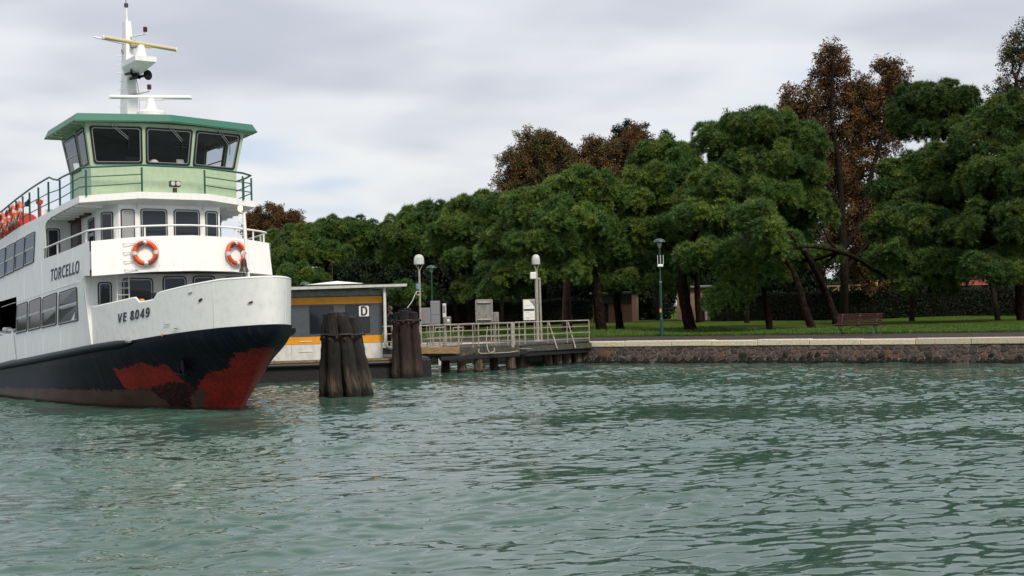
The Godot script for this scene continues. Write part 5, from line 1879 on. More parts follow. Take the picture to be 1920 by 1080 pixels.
func build_cabinets() -> void:
	# beacon domes on forked brackets
	for k in 2:
		var px: float = [785.3, 1004.5][k]; var depth: float = [57.2, 60.8][k]
		var top := at(px, 477, depth); var rim := at(px, 496, depth)
		var base := Vector3(top.x, 1.05, top.z)
		var t := thing("beacon_dome", ["white beacon dome on a thin rusty pole carrying a blue float", "white beacon dome on a thick steel pole beside the notice board"][k], "beacon", base)
		var s: float = [1.0, .86][k]
		var r := .22 * s; var y0 := rim.y - base.y; var y1 := top.y - base.y
		var st := new_st()
		lathe(st, [[0.0, y0], [r * .96, y0], [r, y0 + .02], [r, y0 + .2], [r * .93, lerpf(y0, y1, .68)], [r * .72, lerpf(y0, y1, .87)], [r * .4, lerpf(y0, y1, .97)], [0.0, y1]], 20)
		obj("dome", st, M.dome_white, t)
		st = new_st()
		for a in 3:
			var d := Vector3(cos(a * TAU / 3 + .3), 0, sin(a * TAU / 3 + .3))
			tube(st, [d * r * .8 + Vector3.UP * y0, Vector3.UP * (y0 - .3)], .02, 6)
		obj("fork", st, M.steel, t)
		st = new_st()
		tube(st, [Vector3.ZERO, Vector3.UP * (y0 - .28)], .045 if k == 0 else .075, 10)
		obj("pole", st, M.steel, t)
		if k == 0:
			st = new_st()
			cbox(st, at(783, 538, depth) - base + Vector3(0, 0, .06), Vector3(.13, .26, .14), .04)
			obj("float", st, M.blue_plastic, t)
			st = new_st()
			for q in 3:
				tube(st, ring_pts(at(783, 550, depth) - base + Vector3(.02 * q, 0, .1 + .02 * q), .085, Vector3(.3, 0, 1), 14), .014, 5, true)
			tube(st, arc([at(779, 551, depth) - base + Vector3(0, 0, .1), at(772, 566, depth - .8) - base, at(759, 583, depth - 2.0) - base], 4), .016, 5)
			obj("rope", st, M.rope, t)
		else:
			st = new_st()
			cbox(st, at(999.5, 517, depth) - base + Vector3(0, 0, .1), Vector3(.28, .32, .2), .03)
			obj("junction_box", st, M.off_white, t)
			st = new_st()
			tube(st, [at(1011.5, 523, depth + .3) - base, at(1015.5, 640, depth + .3) - base], .05, 8)
			obj("stay_pole", st, M.steel, t)
			st = new_st()
			cbox(st, at(1011, 523, depth + .3) - base, Vector3(.14, .12, .14), .03)
			obj("pole_clamp", st, M.steel, t)
			st = new_st()
			cbox(st, Vector3(.05, .06, 0), Vector3(.5, .12, .4), .03)
			obj("foot_plate", st, M.steel, t)
	# electrical cabinets on the gangway
	cabinet("grey electrical cabinet with small red sticker beside the dome pole", [787, 806.5, 577, 609], 57.5, "cabinet_grey", 0)
	cabinet("tall grey cabinet with two doors beside the short grey one", [807.5, 824.5, 564, 609], 57.6, "cabinet_grey", 1)
	cabinet("slim pale ticket reader on its stand", [830, 836, 569, 596], 57.8, "stage_white", 3)
	cabinet("small square steel box with white square label", [831.5, 845, 593.5, 609], 57.6, "cabinet", 2)
	cabinet("large weathered steel cabinet with two crossbars on its door", [893, 922.5, 561, 605], 58.6, "cabinet", 4)
	cabinet("small steel box joined beside the large crossbar cabinet", [924.5, 935, 585, 604.5], 58.8, "cabinet", 0)
	# notice board
	var b := at(992.5, 601, 60.2); var bt := at(992.5, 561, 60.2)
	var w := 23.0 / F * 60.2; var h := bt.y - b.y
	var t2 := thing("notice_board", "white notice board with a dark stripe and faint print beside the steel pole", "notice board", Vector3(b.x, 1.05, b.z))
	var y := b.y - 1.05
	var st := new_st()
	cbox(st, Vector3(0, y + h * .5, -.02), Vector3(w, h, .06), .01)
	obj("frame", st, M.steel, t2)
	st = new_st()
	box(st, Vector3(0, y + h * .5, .012), Vector3(w - .06, h - .06, .012))
	obj("panel", st, M.sign_white, t2)
	st = new_st()
	box(st, Vector3(0, y + h * .5, .021), Vector3(w - .08, .09, .006))
	obj("stripe", st, M.dark_metal, t2)
	st = new_st()
	quad(st, Vector3(w * .05, y + h - .06, .02), Vector3(w * .45, y + h - .34, .02), Vector3(w * .45, y + h - .05, .02), Vector3(w * .1, y + h - .05, .02))
	obj("printed_field", st, M.cabinet_grey, t2)
	# handwriting and small print too faint to read: broken pen strokes
	for e in [[-.16, .7, .28, 7], [-.16, .37, .2, 6], [-.02, .27, .2, 6], [-.17, .155, .2, 8], [.04, .165, .2, 8], [-.15, .1, .16, 6]]:
		st = new_st()
		for k in e[3]:
			var x0: float = e[0] + e[2] * k / e[3]
			tube(st, [Vector3(x0, y + h * e[1] + rf(-.018, .018), .02), Vector3(x0 + e[2] / e[3] * .9, y + h * e[1] + rf(-.018, .022), .02)], .006, 4)
		obj("pen_strokes", st, M.cabinet_grey, t2)
	st = new_st()
	for sx in [-.4, .4]:
		tube(st, [Vector3(w * sx, 0, -.03), Vector3(w * sx, y + .05, -.03)], .025, 6)
	obj("leg", st, M.steel, t2)

func cabinet(label: String, r: Array, depth: float, m: String, style: int) -> void:
	var a := at(r[0], r[3], depth); var b := at(r[1], r[2], depth)
	var w := b.x - a.x; var h := b.y - a.y; var d := minf(w, .34)
	var base := Vector3((a.x + b.x) * .5, 1.05, (a.z + b.z) * .5 - d * .5)
	var t := thing("equipment_cabinet", label, "cabinet", base, 0.0, "equipment boxes on the gangway")
	var y := maxf(a.y - 1.05, .05)
	var st := new_st()
	cbox(st, Vector3(0, y + h * .5, 0), Vector3(w, h, d), .015)
	obj("case", st, M[m], t)
	st = new_st()
	for sx in [-.4, .4]:
		tube(st, [Vector3(w * sx, 0, 0), Vector3(w * sx, y + .02, 0)], .025, 6)
	obj("stand", st, M.steel, t)
	var f := d * .5
	var door := func(y0: float, y1: float):
		var s2 := new_st()
		cbox(s2, Vector3(0, (y0 + y1) * .5, f + .006), Vector3(w - .06, y1 - y0, .016), .006)
		obj("door", s2, M[m], t)
	if style == 0:
		door.call(y + .03, y + h - .03)
		if w > .3:
			st = new_st(); box(st, Vector3(-.08, y + h * .55, f + .016), Vector3(.04, .07, .004)); obj("sticker", st, M.red_paint, t)
	elif style == 1:
		door.call(y + .03, y + h * .38); door.call(y + h * .42, y + h - .03)
		st = new_st(); box(st, Vector3(w * .5 + .01, y + h * .5, 0), Vector3(.02, h, d)); obj("side_rail", st, M.dark_metal, t)
	elif style == 2:
		door.call(y + .02, y + h - .02)
		st = new_st(); box(st, Vector3(.06, y + h * .55, f + .016), Vector3(.1, .1, .004)); obj("sticker", st, M.sign_white, t)
	elif style == 3:
		st = new_st(); box(st, Vector3(0, y + h * .6, f + .004), Vector3(w * .7, h * .5, .01)); obj("reader_face", st, M.cabinet_grey, t)
	else:
		door.call(y + .04, y + h - .04)
		for k in [.12, .86]:
			st = new_st(); tube(st, [Vector3(-w * .42, y + h * k, f + .05), Vector3(w * .42, y + h * k, f + .05)], .03, 6); cbox(st, Vector3(0, y + h * k, f + .03), Vector3(w * .5, .1, .04), .01); obj("crossbar", st, M.steel, t)
		for sx in [-.5, .5]:
			st = new_st(); box(st, Vector3(w * sx, y + h * .5, f + .004), Vector3(.04, h * .96, .03)); obj("door_edge", st, M.steel, t)

# ------------------------------------------------------------------ bench, lamps
func build_quay_things() -> void:
	# green lamp post
	street_lamp("green lamp post with saucer hat and white antenna box on the lawn", at(1241, 628, 70.0), at(1234, 447, 70.0), true)
	street_lamp("green lamp post with saucer hat behind the dome with blue float", at(811.5, 608, 84.0), at(811, 497, 84.0), false)
	street_lamp("green lamp post with saucer hat rising behind the cabin roof", at(573.5, 615, 84.0), at(573, 528, 84.0), false)
	# bench: curved slats on iron ends
	var p := on_level(1608, 628, QTOP)
	var t := thing("park_bench", "dark red slatted bench with iron legs on the quay path", "bench", p, -atan2(QE.z, QE.x) - .02)
	var L := 2.15
	var prof := []     # slat centres [z, y, tilt]
	for k in 7:
		var f := k / 6.0
		prof.append([.26 - .5 * f, .47 + .02 * sin(f * PI) - .05 * f + .03 * pow(absf(f - .5) * 2, 3), .06])
	for k in 7:
		var f := k / 6.0
		prof.append([-.29 - .2 * f * f - .03 * f, .5 + .46 * f, 1.25 + .12 * f])
	for e in prof:
		var st := new_st()
		cbox(st, Vector3(rf(-.01, .01), e[1], e[0]), Vector3(L, .022, .058), .006, Basis(Vector3.RIGHT, -e[2] if e[2] < .5 else -e[2]))
		obj("slat", st, M.bench_wood, t)
	for sx in [-.84, .84, 0.0]:
		var st := new_st()
		tube(st, arc([Vector3(sx, .44, .27), Vector3(sx, .43, 0), Vector3(sx, .43, -.24), Vector3(sx, .58, -.33), Vector3(sx, .95, -.55)], 4), .018, 6)
		if sx != 0.0:
			tube(st, arc([Vector3(sx, .44, .18), Vector3(sx, .3, .14), Vector3(sx, .16, .2), Vector3(sx, .04, .3), Vector3(sx, .015, .26)], 4), .022, 6)
			tube(st, arc([Vector3(sx, .44, -.2), Vector3(sx, .3, -.16), Vector3(sx, .16, -.2), Vector3(sx, .04, -.32), Vector3(sx, .015, -.28)], 4), .022, 6)
			tube(st, arc([Vector3(sx, .2, .17), Vector3(sx, .28, 0), Vector3(sx, .2, -.17)], 4), .016, 6)
		obj("iron_end" if sx != 0.0 else "middle_strap", st, M.lamp_green if sx != 0.0 else M.dark_metal, t)
		for e in prof:
			if rng.randf() < .55:
				st = new_st()
				var nr := Vector3(0, cos(e[2]), sin(e[2]))
				lathe(st, [[.012, 0.0], [.011, .004], [.0, .006]], 8, Transform3D(Basis(Vector3.RIGHT, e[2]), Vector3(sx, e[1], e[0]) + nr * .011))
				obj("bolt_head", st, M.reflective, t)
	var st := new_st()
	tube(st, arc([Vector3(-.84, .2, 0), Vector3(-.3, .33, 0), Vector3(0, .4, 0), Vector3(.3, .33, 0), Vector3(.84, .2, 0)], 4), .012, 6)
	obj("tie_rod", st, M.dark_metal, t)

func street_lamp(label: String, foot: Vector3, top: Vector3, antennas: bool) -> void:
	foot.y = QTOP
	var t := thing("street_lamp", label, "street lamp", foot, 0.0, "" if antennas else "")
	var h := top.y - foot.y
	var st := new_st()
	lathe(st, [[.085, 0.0], [.085, .9], [.065, .96], [.06, h * .55], [.045, h * .58], [.04, h - .55], [.03, h - .5], [.03, h - .2]], 14)
	obj("post", st, M.lamp_green, t)
	st = new_st()
	lathe(st, [[.0, h - .2], [.3, h - .22], [.34, h - .2], [.28, h - .1], [.16, h - .03], [.0, h]], 24)
	obj("lamp_hat", st, M.lamp_green, t)
	st = new_st()
	lathe(st, [[.05, h - .5], [.09, h - .42], [.15, h - .24], [.0, h - .2]], 14)
	obj("lamp_glass", st, M.pale_pane, t)
	if antennas:
		var y := h * .72
		st = new_st()
		cbox(st, Vector3(0, y, .1), Vector3(.3, .14, .14), .03)
		obj("antenna_box", st, M.sign_white, t)
		for x in [-.13, .02, .16]:
			st = new_st()
			tube(st, [Vector3(x, y + .08, .12), Vector3(x, y + .55, .12)], .013, 6)
			obj("antenna", st, M.sign_white, t)
		st = new_st()
		cbox(st, Vector3(-.05, h * .26, .11), Vector3(.1, .2, .06), .01)
		obj("yellow_tag", st, M.ochre, t)
		st = new_st()
		tube(st, [Vector3(0, h * .55, 0), Vector3(0, h * .555, 0)], .068, 12)
		obj("collar", st, M.lens, t)

# ------------------------------------------------------------------ behind the trees
func build_far_things() -> void:
	# small plastered service house with a dark door
	var a := at(1112, 600.5, 132.0); var b := at(1185, 599.5, 131.0)
	service_house("low brick-pink service house with flat grey eaves and dark door", a, b, 549.0, .3, .14, .4, false)
	a = at(1270, 596, 136.0); b = at(1352, 594.3, 135.0)
	service_house("pink plastered garden house with white arched doorway", a, b, 541.0, .62, .50, .66, true)
	# clipped hedges
	hedge("long dark clipped hedge behind the bench", at(1335, 600, 122.0), at(2060, 600, 108.0), 2.4)
	hedge("dark clipped hedge beyond the gangway railings", at(440, 600, 132.0), at(1105, 600, 128.0), 2.3)
	# timber play frame, blue and yellow play pieces, red roofed kiosk beyond the hedge
	var f0 := at(1552, 560, 140.0); f0.y = QTOP
	var t := thing("timber_fence", "pale timber fence with cross braces beyond the hedge", "fence", f0)
	for k in 5:
		var st := new_st()
		cbox(st, Vector3(k * 1.15, 1.6, 0), Vector3(.13, 3.2, .13), .02)
		obj("post", st, M.plank_edge, t)
		if k < 4:
			st = new_st()
			beam(st, Vector3(k * 1.15, 2.3, .05), Vector3(k * 1.15 + 1.15, 3.1, .05), .06, .1)
			obj("brace", st, M.plank_edge, t)
	var st2 := new_st()
	beam(st2, Vector3(-.2, 3.2, 0), Vector3(5.0, 3.25, 0), .1, .14)
	obj("top_rail", st2, M.plank_edge, t)
	var y := at(1642, 535, 144.0); y.y = QTOP
	t = thing("play_tower", "small yellow and blue play tower behind the hedge", "play tower", y)
	st2 = new_st()
	cbox(st2, Vector3(-.5, 3.3, 0), Vector3(1.2, 1.3, 1.0), .05); obj("cabin", st2, M.yellow_paint, t)
	st2 = new_st()
	cbox(st2, Vector3(0, 2.45, .3), Vector3(1.9, .35, 1.2), .08); obj("blue_edge", st2, M.blue_paint, t)
	for x in [-.9, .8]:
		st2 = new_st()
		tube(st2, [Vector3(x, 0, 0), Vector3(x, 2.6, 0)], .08, 8); obj("leg", st2, M.plank_edge, t)
	var k0 := at(1793, 520, 148.0); k0.y = QTOP
	t = thing("kiosk", "low kiosk with red roof hidden behind the right pines", "kiosk", k0)
	st2 = new_st(); cbox(st2, Vector3(0, 1.5, 0), Vector3(4.5, 3.0, 3.0), .05); obj("wall", st2, M.pink_plaster, t)
	st2 = new_st()
	quad(st2, Vector3(-3.4, 3.0, 2), Vector3(3.4, 3.0, 2), Vector3(1.8, 4.6, 0), Vector3(-1.8, 4.6, 0)); quad(st2, Vector3(3.4, 3.0, -2), Vector3(-3.4, 3.0, -2), Vector3(-1.8, 4.6, 0), Vector3(1.8, 4.6, 0))
	tri(st2, Vector3(3.4, 3.0, 2), Vector3(3.4, 3.0, -2), Vector3(1.8, 4.6, 0)); tri(st2, Vector3(-3.4, 3.0, -2), Vector3(-3.4, 3.0, 2), Vector3(-1.8, 4.6, 0))
	obj("roof", st2, M.tile_red, t)
	st2 = new_st(); box(st2, Vector3(.4, 1.4, 1.51), Vector3(1.0, 2.1, .04)); obj("shutter", st2, M.dark_door, t)

func service_house(label: String, a: Vector3, b: Vector3, ytop: float, door_u: float, d0: float, d1: float, arched: bool) -> void:
	var w := (b - a).length()
	var h := at(1250, ytop, -a.z).y - QTOP
	var t := thing("service_house", label, "house", Vector3(a.x, QTOP, a.z), -atan2(b.z - a.z, b.x - a.x))
	var m: Material = M.pink_plaster if arched else M.brick_plaster
	var dh := 2.25
	var st := new_st()
	wall(st, [Vector3(0, 0, 0), Vector3(w, 0, 0), Vector3(w, h, 0), Vector3(0, h, 0)], [[d0, 0.0, d1, dh / h]], .25)
	quad(st, Vector3(w, 0, 0), Vector3(w, 0, -4), Vector3(w, h, -4), Vector3(w, h, 0)); quad(st, Vector3(0, 0, -4), Vector3(0, 0, 0), Vector3(0, h, 0), Vector3(0, h, -4))
	quad(st, Vector3(w, 0, -4), Vector3(0, 0, -4), Vector3(0, h, -4), Vector3(w, h, -4))
	obj("wall", st, m, t)
	st = new_st(); cbox(st, Vector3(w * .5, h + .1, -1.9), Vector3(w + .5, .22, 4.5), .04); obj("roof", st, M.grey_trim, t)
	var dx0 := d0 * w; var dx1 := d1 * w
	st = new_st()
	box(st, Vector3((dx0 + dx1) * .5, dh * .5, -.2), Vector3(dx1 - dx0 - .02, dh - .01, .05))
	var dr := obj("door", st, M.dark_door, t)
	if arched:
		st = new_st()
		var pts := [Vector3(dx0 + .02, 0, .02), Vector3(dx0 + .02, dh * .75, .02)]
		for k in range(1, 8):
			var an := PI - PI * k / 8.0
			pts.append(Vector3((dx0 + dx1) * .5 + cos(an) * (dx1 - dx0 - .04) * .5, dh * .75 + sin(an) * (dx1 - dx0) * .5, .02))
		pts.append_array([Vector3(dx1 - .02, dh * .75, .02), Vector3(dx1 - .02, 0, .02)])
		tube(st, pts, .1, 6); obj("arch_trim", st, M.sign_white, t)
		st = new_st(); box(st, Vector3(dx1 + .7, 1.9, .02), Vector3(.3, .3, .05)); obj("vent", st, M.dark_door, t)
	else:
		st = new_st(); cbox(st, Vector3(w * .5, h - .5, .04), Vector3(w + .02, .9, .1), .02); obj("fascia", st, M.dark_metal, t)
		st = new_st(); box(st, Vector3((dx0 + dx1) * .5, 1.5, -.17), Vector3(.35, .35, .02)); obj("door_notice", st, M.cabinet_grey, dr)
	st = new_st(); tube(st, [Vector3(dx1 - .15, 1.05, -.14), Vector3(dx1 - .3, 1.05, -.14)], .03, 6); obj("door_handle", st, M.steel, dr)

func hedge(label: String, a: Vector3, b: Vector3, h: float) -> void:
	a.y = QTOP; b.y = QTOP
	var d := b - a; var L := d.length(); var u := d.normalized(); var n := Vector3.UP.cross(u).normalized()
	if n.z < 0: n = -n
	var t := thing("hedge", label, "hedge", a)
	var st := new_st()
	cbox(st, d * .5 + Vector3.UP * (h * .5 - .05), Vector3(L, h - .12, 1.3), .1, Basis(u, Vector3.UP, u.cross(Vector3.UP)))
	obj("twig_core", st, M.bark_oak, t)
	var places := []; var cols := []
	var nz := noise(9, .35, 3)
	for k in int(L * 190):
		var s := rf(0, L)
		var face := rng.randf() < .72
		var bump := .12 * nz.get_noise_2d(s, 0.0)
		var p := u * s + (n * (.62 + rf(-.02, .12)) + Vector3.UP * rf(.02, h) if face else n * rf(-.7, .7) + Vector3.UP * (h - .04 + bump + rf(-.04, .1)))
		var sc := rf(.7, 1.3)
		places.append(Transform3D(Basis.from_euler(Vector3(rf(-1, 1), rf(0, TAU), rf(-1, 1))).scaled(Vector3.ONE * sc), p))
		var g := rf(.5, 1.3)
		cols.append(Color(.01 * g, .021 * g, .008 * g))
	scatter("foliage", leaf_clump(), M.hedge_leaves, places, cols, t)

func leaf_clump() -> Mesh:
	if not unit_meshes.has("clump"):
		var r := RandomNumberGenerator.new(); r.seed = 5
		var st := new_st()
		for k in 9:
			var c := Vector3(r.randf_range(-.13, .13), r.randf_range(-.1, .1), r.randf_range(-.13, .13))
			var b := Basis.from_euler(Vector3(r.randf_range(-1.2, 1.2), r.randf_range(0, TAU), r.randf_range(-1.2, 1.2)))
			quad(st, c + b * Vector3(-.05, 0, 0), c + b * Vector3(0, .01, -.035), c + b * Vector3(.06, 0, 0), c + b * Vector3(0, .01, .035))
		unit_meshes["clump"] = st.commit()
	return unit_meshes["clump"]

# ------------------------------------------------------------------ trees
func needle_tuft() -> Mesh:
	if not unit_meshes.has("tuft"):
		var r := RandomNumberGenerator.new(); r.seed = 21
		var st := new_st()
		for k in 30:
			var el := asin(r.randf_range(.05, 1.0)); var az := r.randf_range(0, TAU)
			var d := Vector3(cos(az) * cos(el), sin(el), sin(az) * cos(el))
			var L := r.randf_range(.17, .3)
			var side := d.cross(Vector3(r.randf_range(-1, 1), r.randf_range(-1, 1), r.randf_range(-1, 1))).normalized() * .014
			var root := d * .02
			tri(st, root - side, root + side, root + d * L)
		unit_meshes["tuft"] = st.commit()
	return unit_meshes["tuft"]

func leaf_spray() -> Mesh:
	if not unit_meshes.has("spray"):
		var r := RandomNumberGenerator.new(); r.seed = 23
		var st := new_st()
		for k in 15:
			var c := Vector3(r.randf_range(-1, 1), r.randf_range(-.8, .8), r.randf_range(-1, 1)) * .27
			var b := Basis.from_euler(Vector3(r.randf_range(-1.3, 1.3), r.randf_range(0, TAU), r.randf_range(-1.3, 1.3)))
			var s := r.randf_range(.8, 1.25)
			quad(st, c + b * Vector3(-.065, 0, 0) * s, c + b * Vector3(.01, .02, -.042) * s, c + b * Vector3(.08, 0, 0) * s, c + b * Vector3(.01, .02, .042) * s)
		unit_meshes["spray"] = st.commit()
	return unit_meshes["spray"]

func ball() -> Vector3:
	var v := Vector3(rf(-1, 1), rf(-1, 1), rf(-1, 1))
	while v.length_squared() > 1.0 or v.length_squared() < .01:
		v = Vector3(rf(-1, 1), rf(-1, 1), rf(-1, 1))
	return v.normalized()

# trunks: lists of [px, py]; masses: [px, py, rx, ry, extra depth]
func pine(label: String, depth: float, trunks: Array, masses: Array, tone := 1.0, group := "umbrella pines behind the quay", bark := "bark_pine", girth := .3) -> void:
	var foot := at(trunks[0][0][0], trunks[0][0][1], depth)
	foot = Vector3(foot.x, QTOP - .1, foot.z)
	var t := thing("pine_tree", label, "pine tree", foot, 0.0, group)
	var wob := noise(int(foot.x * 13.0), .8, 2)
	var tops := []
	for tr in trunks:
		var pts := []; var rad := []
		for i in tr.size():
			var p: Vector3 = at(tr[i][0], tr[i][1], depth + (tr[i][2] if tr[i].size() > 2 else 0.0)) - foot
			if i == 0 and tr == trunks[0]:
				p = Vector3.ZERO
			pts.append(p)
		var path := arc(pts, 5)
		for i in path.size():
			rad.append(girth * (tr[0][3] if tr[0].size() > 3 else 1.0) * lerpf(1.0, .22, pow(float(i) / path.size(), 1.6)) * (1.35 if i == 0 else 1.0))
		var st := new_st()
		tube(st, path, rad, 10, false, wob, .2)
		obj("trunk", st, M[bark], t)
		tops.append_array(path.slice(path.size() / 2))
	var places := []; var cols := []
	var limbs := new_st()
	var filled := masses.duplicate()
	for i in masses.size():        # boughs between neighbouring pads, a little behind them
		for j in range(i + 1, masses.size()):
			var a: Array = masses[i]; var b: Array = masses[j]
			var gap := Vector2(a[0] - b[0], a[1] - b[1])
			if gap.length() < (a[2] + b[2]) * .8 and rng.randf() < .3:
				filled.append([(a[0] + b[0]) * .5, (a[1] + b[1]) * .5 - 2.0, minf(a[2], b[2]) * .8, minf(a[3], b[3]) * .8, 2.2])
	for m in filled:
		var z: float = depth + (m[4] if m.size() > 4 else 0.0)
		var c: Vector3 = at(m[0], m[1], z) - foot
		var k := z / F
		var R := Vector3(m[2] * k * (1.14 if tone < .85 else 1.0), m[3] * k * (1.14 if tone < .85 else .98), m[2] * k * .95)
		# limb to the nearest trunk point
		var best: Vector3 = tops[0]
		for p in tops:
			if (p - c).length() < (best - c).length():
				best = p
		var mid := best.lerp(c, .55) + Vector3(0, -.25 * R.y, 0)
		tube(limbs, arc([best, mid, c + Vector3(0, -.1 * R.y, 0)], 3), [.12, .11, .1, .085, .07, .05, .04], 6, false, wob, .2)
		var tint := rf(.85, 1.15) * tone
		var n := int(clampf(11.0 * (R.x * R.y + R.x * R.z * .6), 10, 95))
		for i in n:
			var d := ball()
			if d.y < -.12:
				d.y = -d.y * .6
				d = d.normalized()
			var sc := c + d * R * rf(.58, 1.06)
			var rs := rf(.28, .62)
			var warm := clampf(rf(-.35, 1.0), 0, 1)
			var lum := tint * rf(.85, 1.2)
			for j in int(40.0 * rs / .5):
				var e := (ball() + d * .5 + Vector3.UP * .45).normalized()
				var p := sc + e * rs * rf(.72, 1.06) * Vector3(1, 1.25, 1)
				var up := (e * .8 + Vector3.UP * .75 + ball() * .3).normalized()
				var s := rf(.75, 1.2) * (1.5 if rng.randf() < .07 else 1.0)
				places.append(Transform3D(facing(up) * Basis(Vector3.RIGHT, PI / 2) * Basis(Vector3.UP, rf(0, TAU)) * s, p))
				var l := lum * rf(.7, 1.3)
				cols.append(Color(lerpf(.05, .11, warm) * l, lerpf(.106, .156, warm) * l, lerpf(.024, .024, warm) * l))
			if i % 4 == 0:
				tube(limbs, [c + Vector3(0, -.15 * R.y, 0), sc], [.035, .015], 5)
	obj("limbs", limbs, M[bark], t)
	scatter("crown", needle_tuft(), M.needles, places, cols, t)

func oak(label: String, depth: float, trunk: Array, masses: Array, palette: Array, density := 1.0, group := "brown leaved trees behind the pines", girth := .38, called := "oak_tree", mesh_scale := 1.0) -> void:
	var foot := at(trunk[0][0][0], trunk[0][0][1], depth)
	foot = Vector3(foot.x, QTOP - .1, foot.z)
	var t := thing(called, label, "tree", foot, 0.0, group)
	var wob := noise(int(foot.x * 7.0), .7, 2)
	var nodes := []
	for tr in trunk:
		var pts := []; var rad := []
		for i in tr.size():
			var p: Vector3 = at(tr[i][0], tr[i][1], depth - 1.6) - foot
			if i == 0 and tr == trunk[0]:
				p = Vector3.ZERO
			pts.append(p)
		var path := arc(pts, 5)
		for i in path.size():
			rad.append(girth * (tr[0][2] if tr[0].size() > 2 else 1.0) * lerpf(1.0, .3, float(i) / path.size()))
		var st := new_st()
		tube(st, path, rad, 9, false, wob, .18)
		obj("trunk" if tr == trunk[0] else "bough", st, M.bark_oak, t)
		nodes.append_array(path.slice(int(path.size() * .35)))
	var places := []; var cols := []
	var limbs := new_st()
	for m in masses:
		var c: Vector3 = at(m[0], m[1], depth + (m[4] if m.size() > 4 else 0.0)) - foot
		var k := depth / F
		var R := Vector3(m[2] * k * 1.12, m[3] * k * 1.12, m[2] * k * .9)
		var best: Vector3 = nodes[0]
		for p in nodes:
			if (p - c).length() < (best - c).length():
				best = p
		tube(limbs, arc([best, best.lerp(c, .5) + Vector3(rf(-.3, .3), -.2, 0), c], 3), [.12, .1, .09, .08, .07, .06, .045], 6, false, wob, .2)
		var n := int(clampf(11.0 * R.x * R.y, 8, 100))
		for i in n:
			var d := ball() * pow(rng.randf(), .45)
			var sc := c + d * R
			var rs := rf(.28, .78)
			if i % 2 == 0:
				tube(limbs, [c.lerp(sc, .2), c.lerp(sc, .6) + ball() * .15, sc + (sc - c).normalized() * rs * .6], [.03, .02, .008], 4)
			var hue: Color = palette[rng.randi() % palette.size()]
			for j in int(24 * density * rs / .5):
				var p := sc + ball() * rs * pow(rng.randf(), .4)
				places.append(Transform3D(Basis.from_euler(Vector3(rf(-1, 1), rf(0, TAU), rf(-1, 1))) * (rf(.7, 1.15) * mesh_scale), p))
				var l := rf(.6, 1.35)
				cols.append(Color(hue.r * l, hue.g * l, hue.b * l))
	obj("limbs", limbs, M.bark_oak, t)
	scatter("crown", leaf_spray(), M.leaves, places, cols, t)

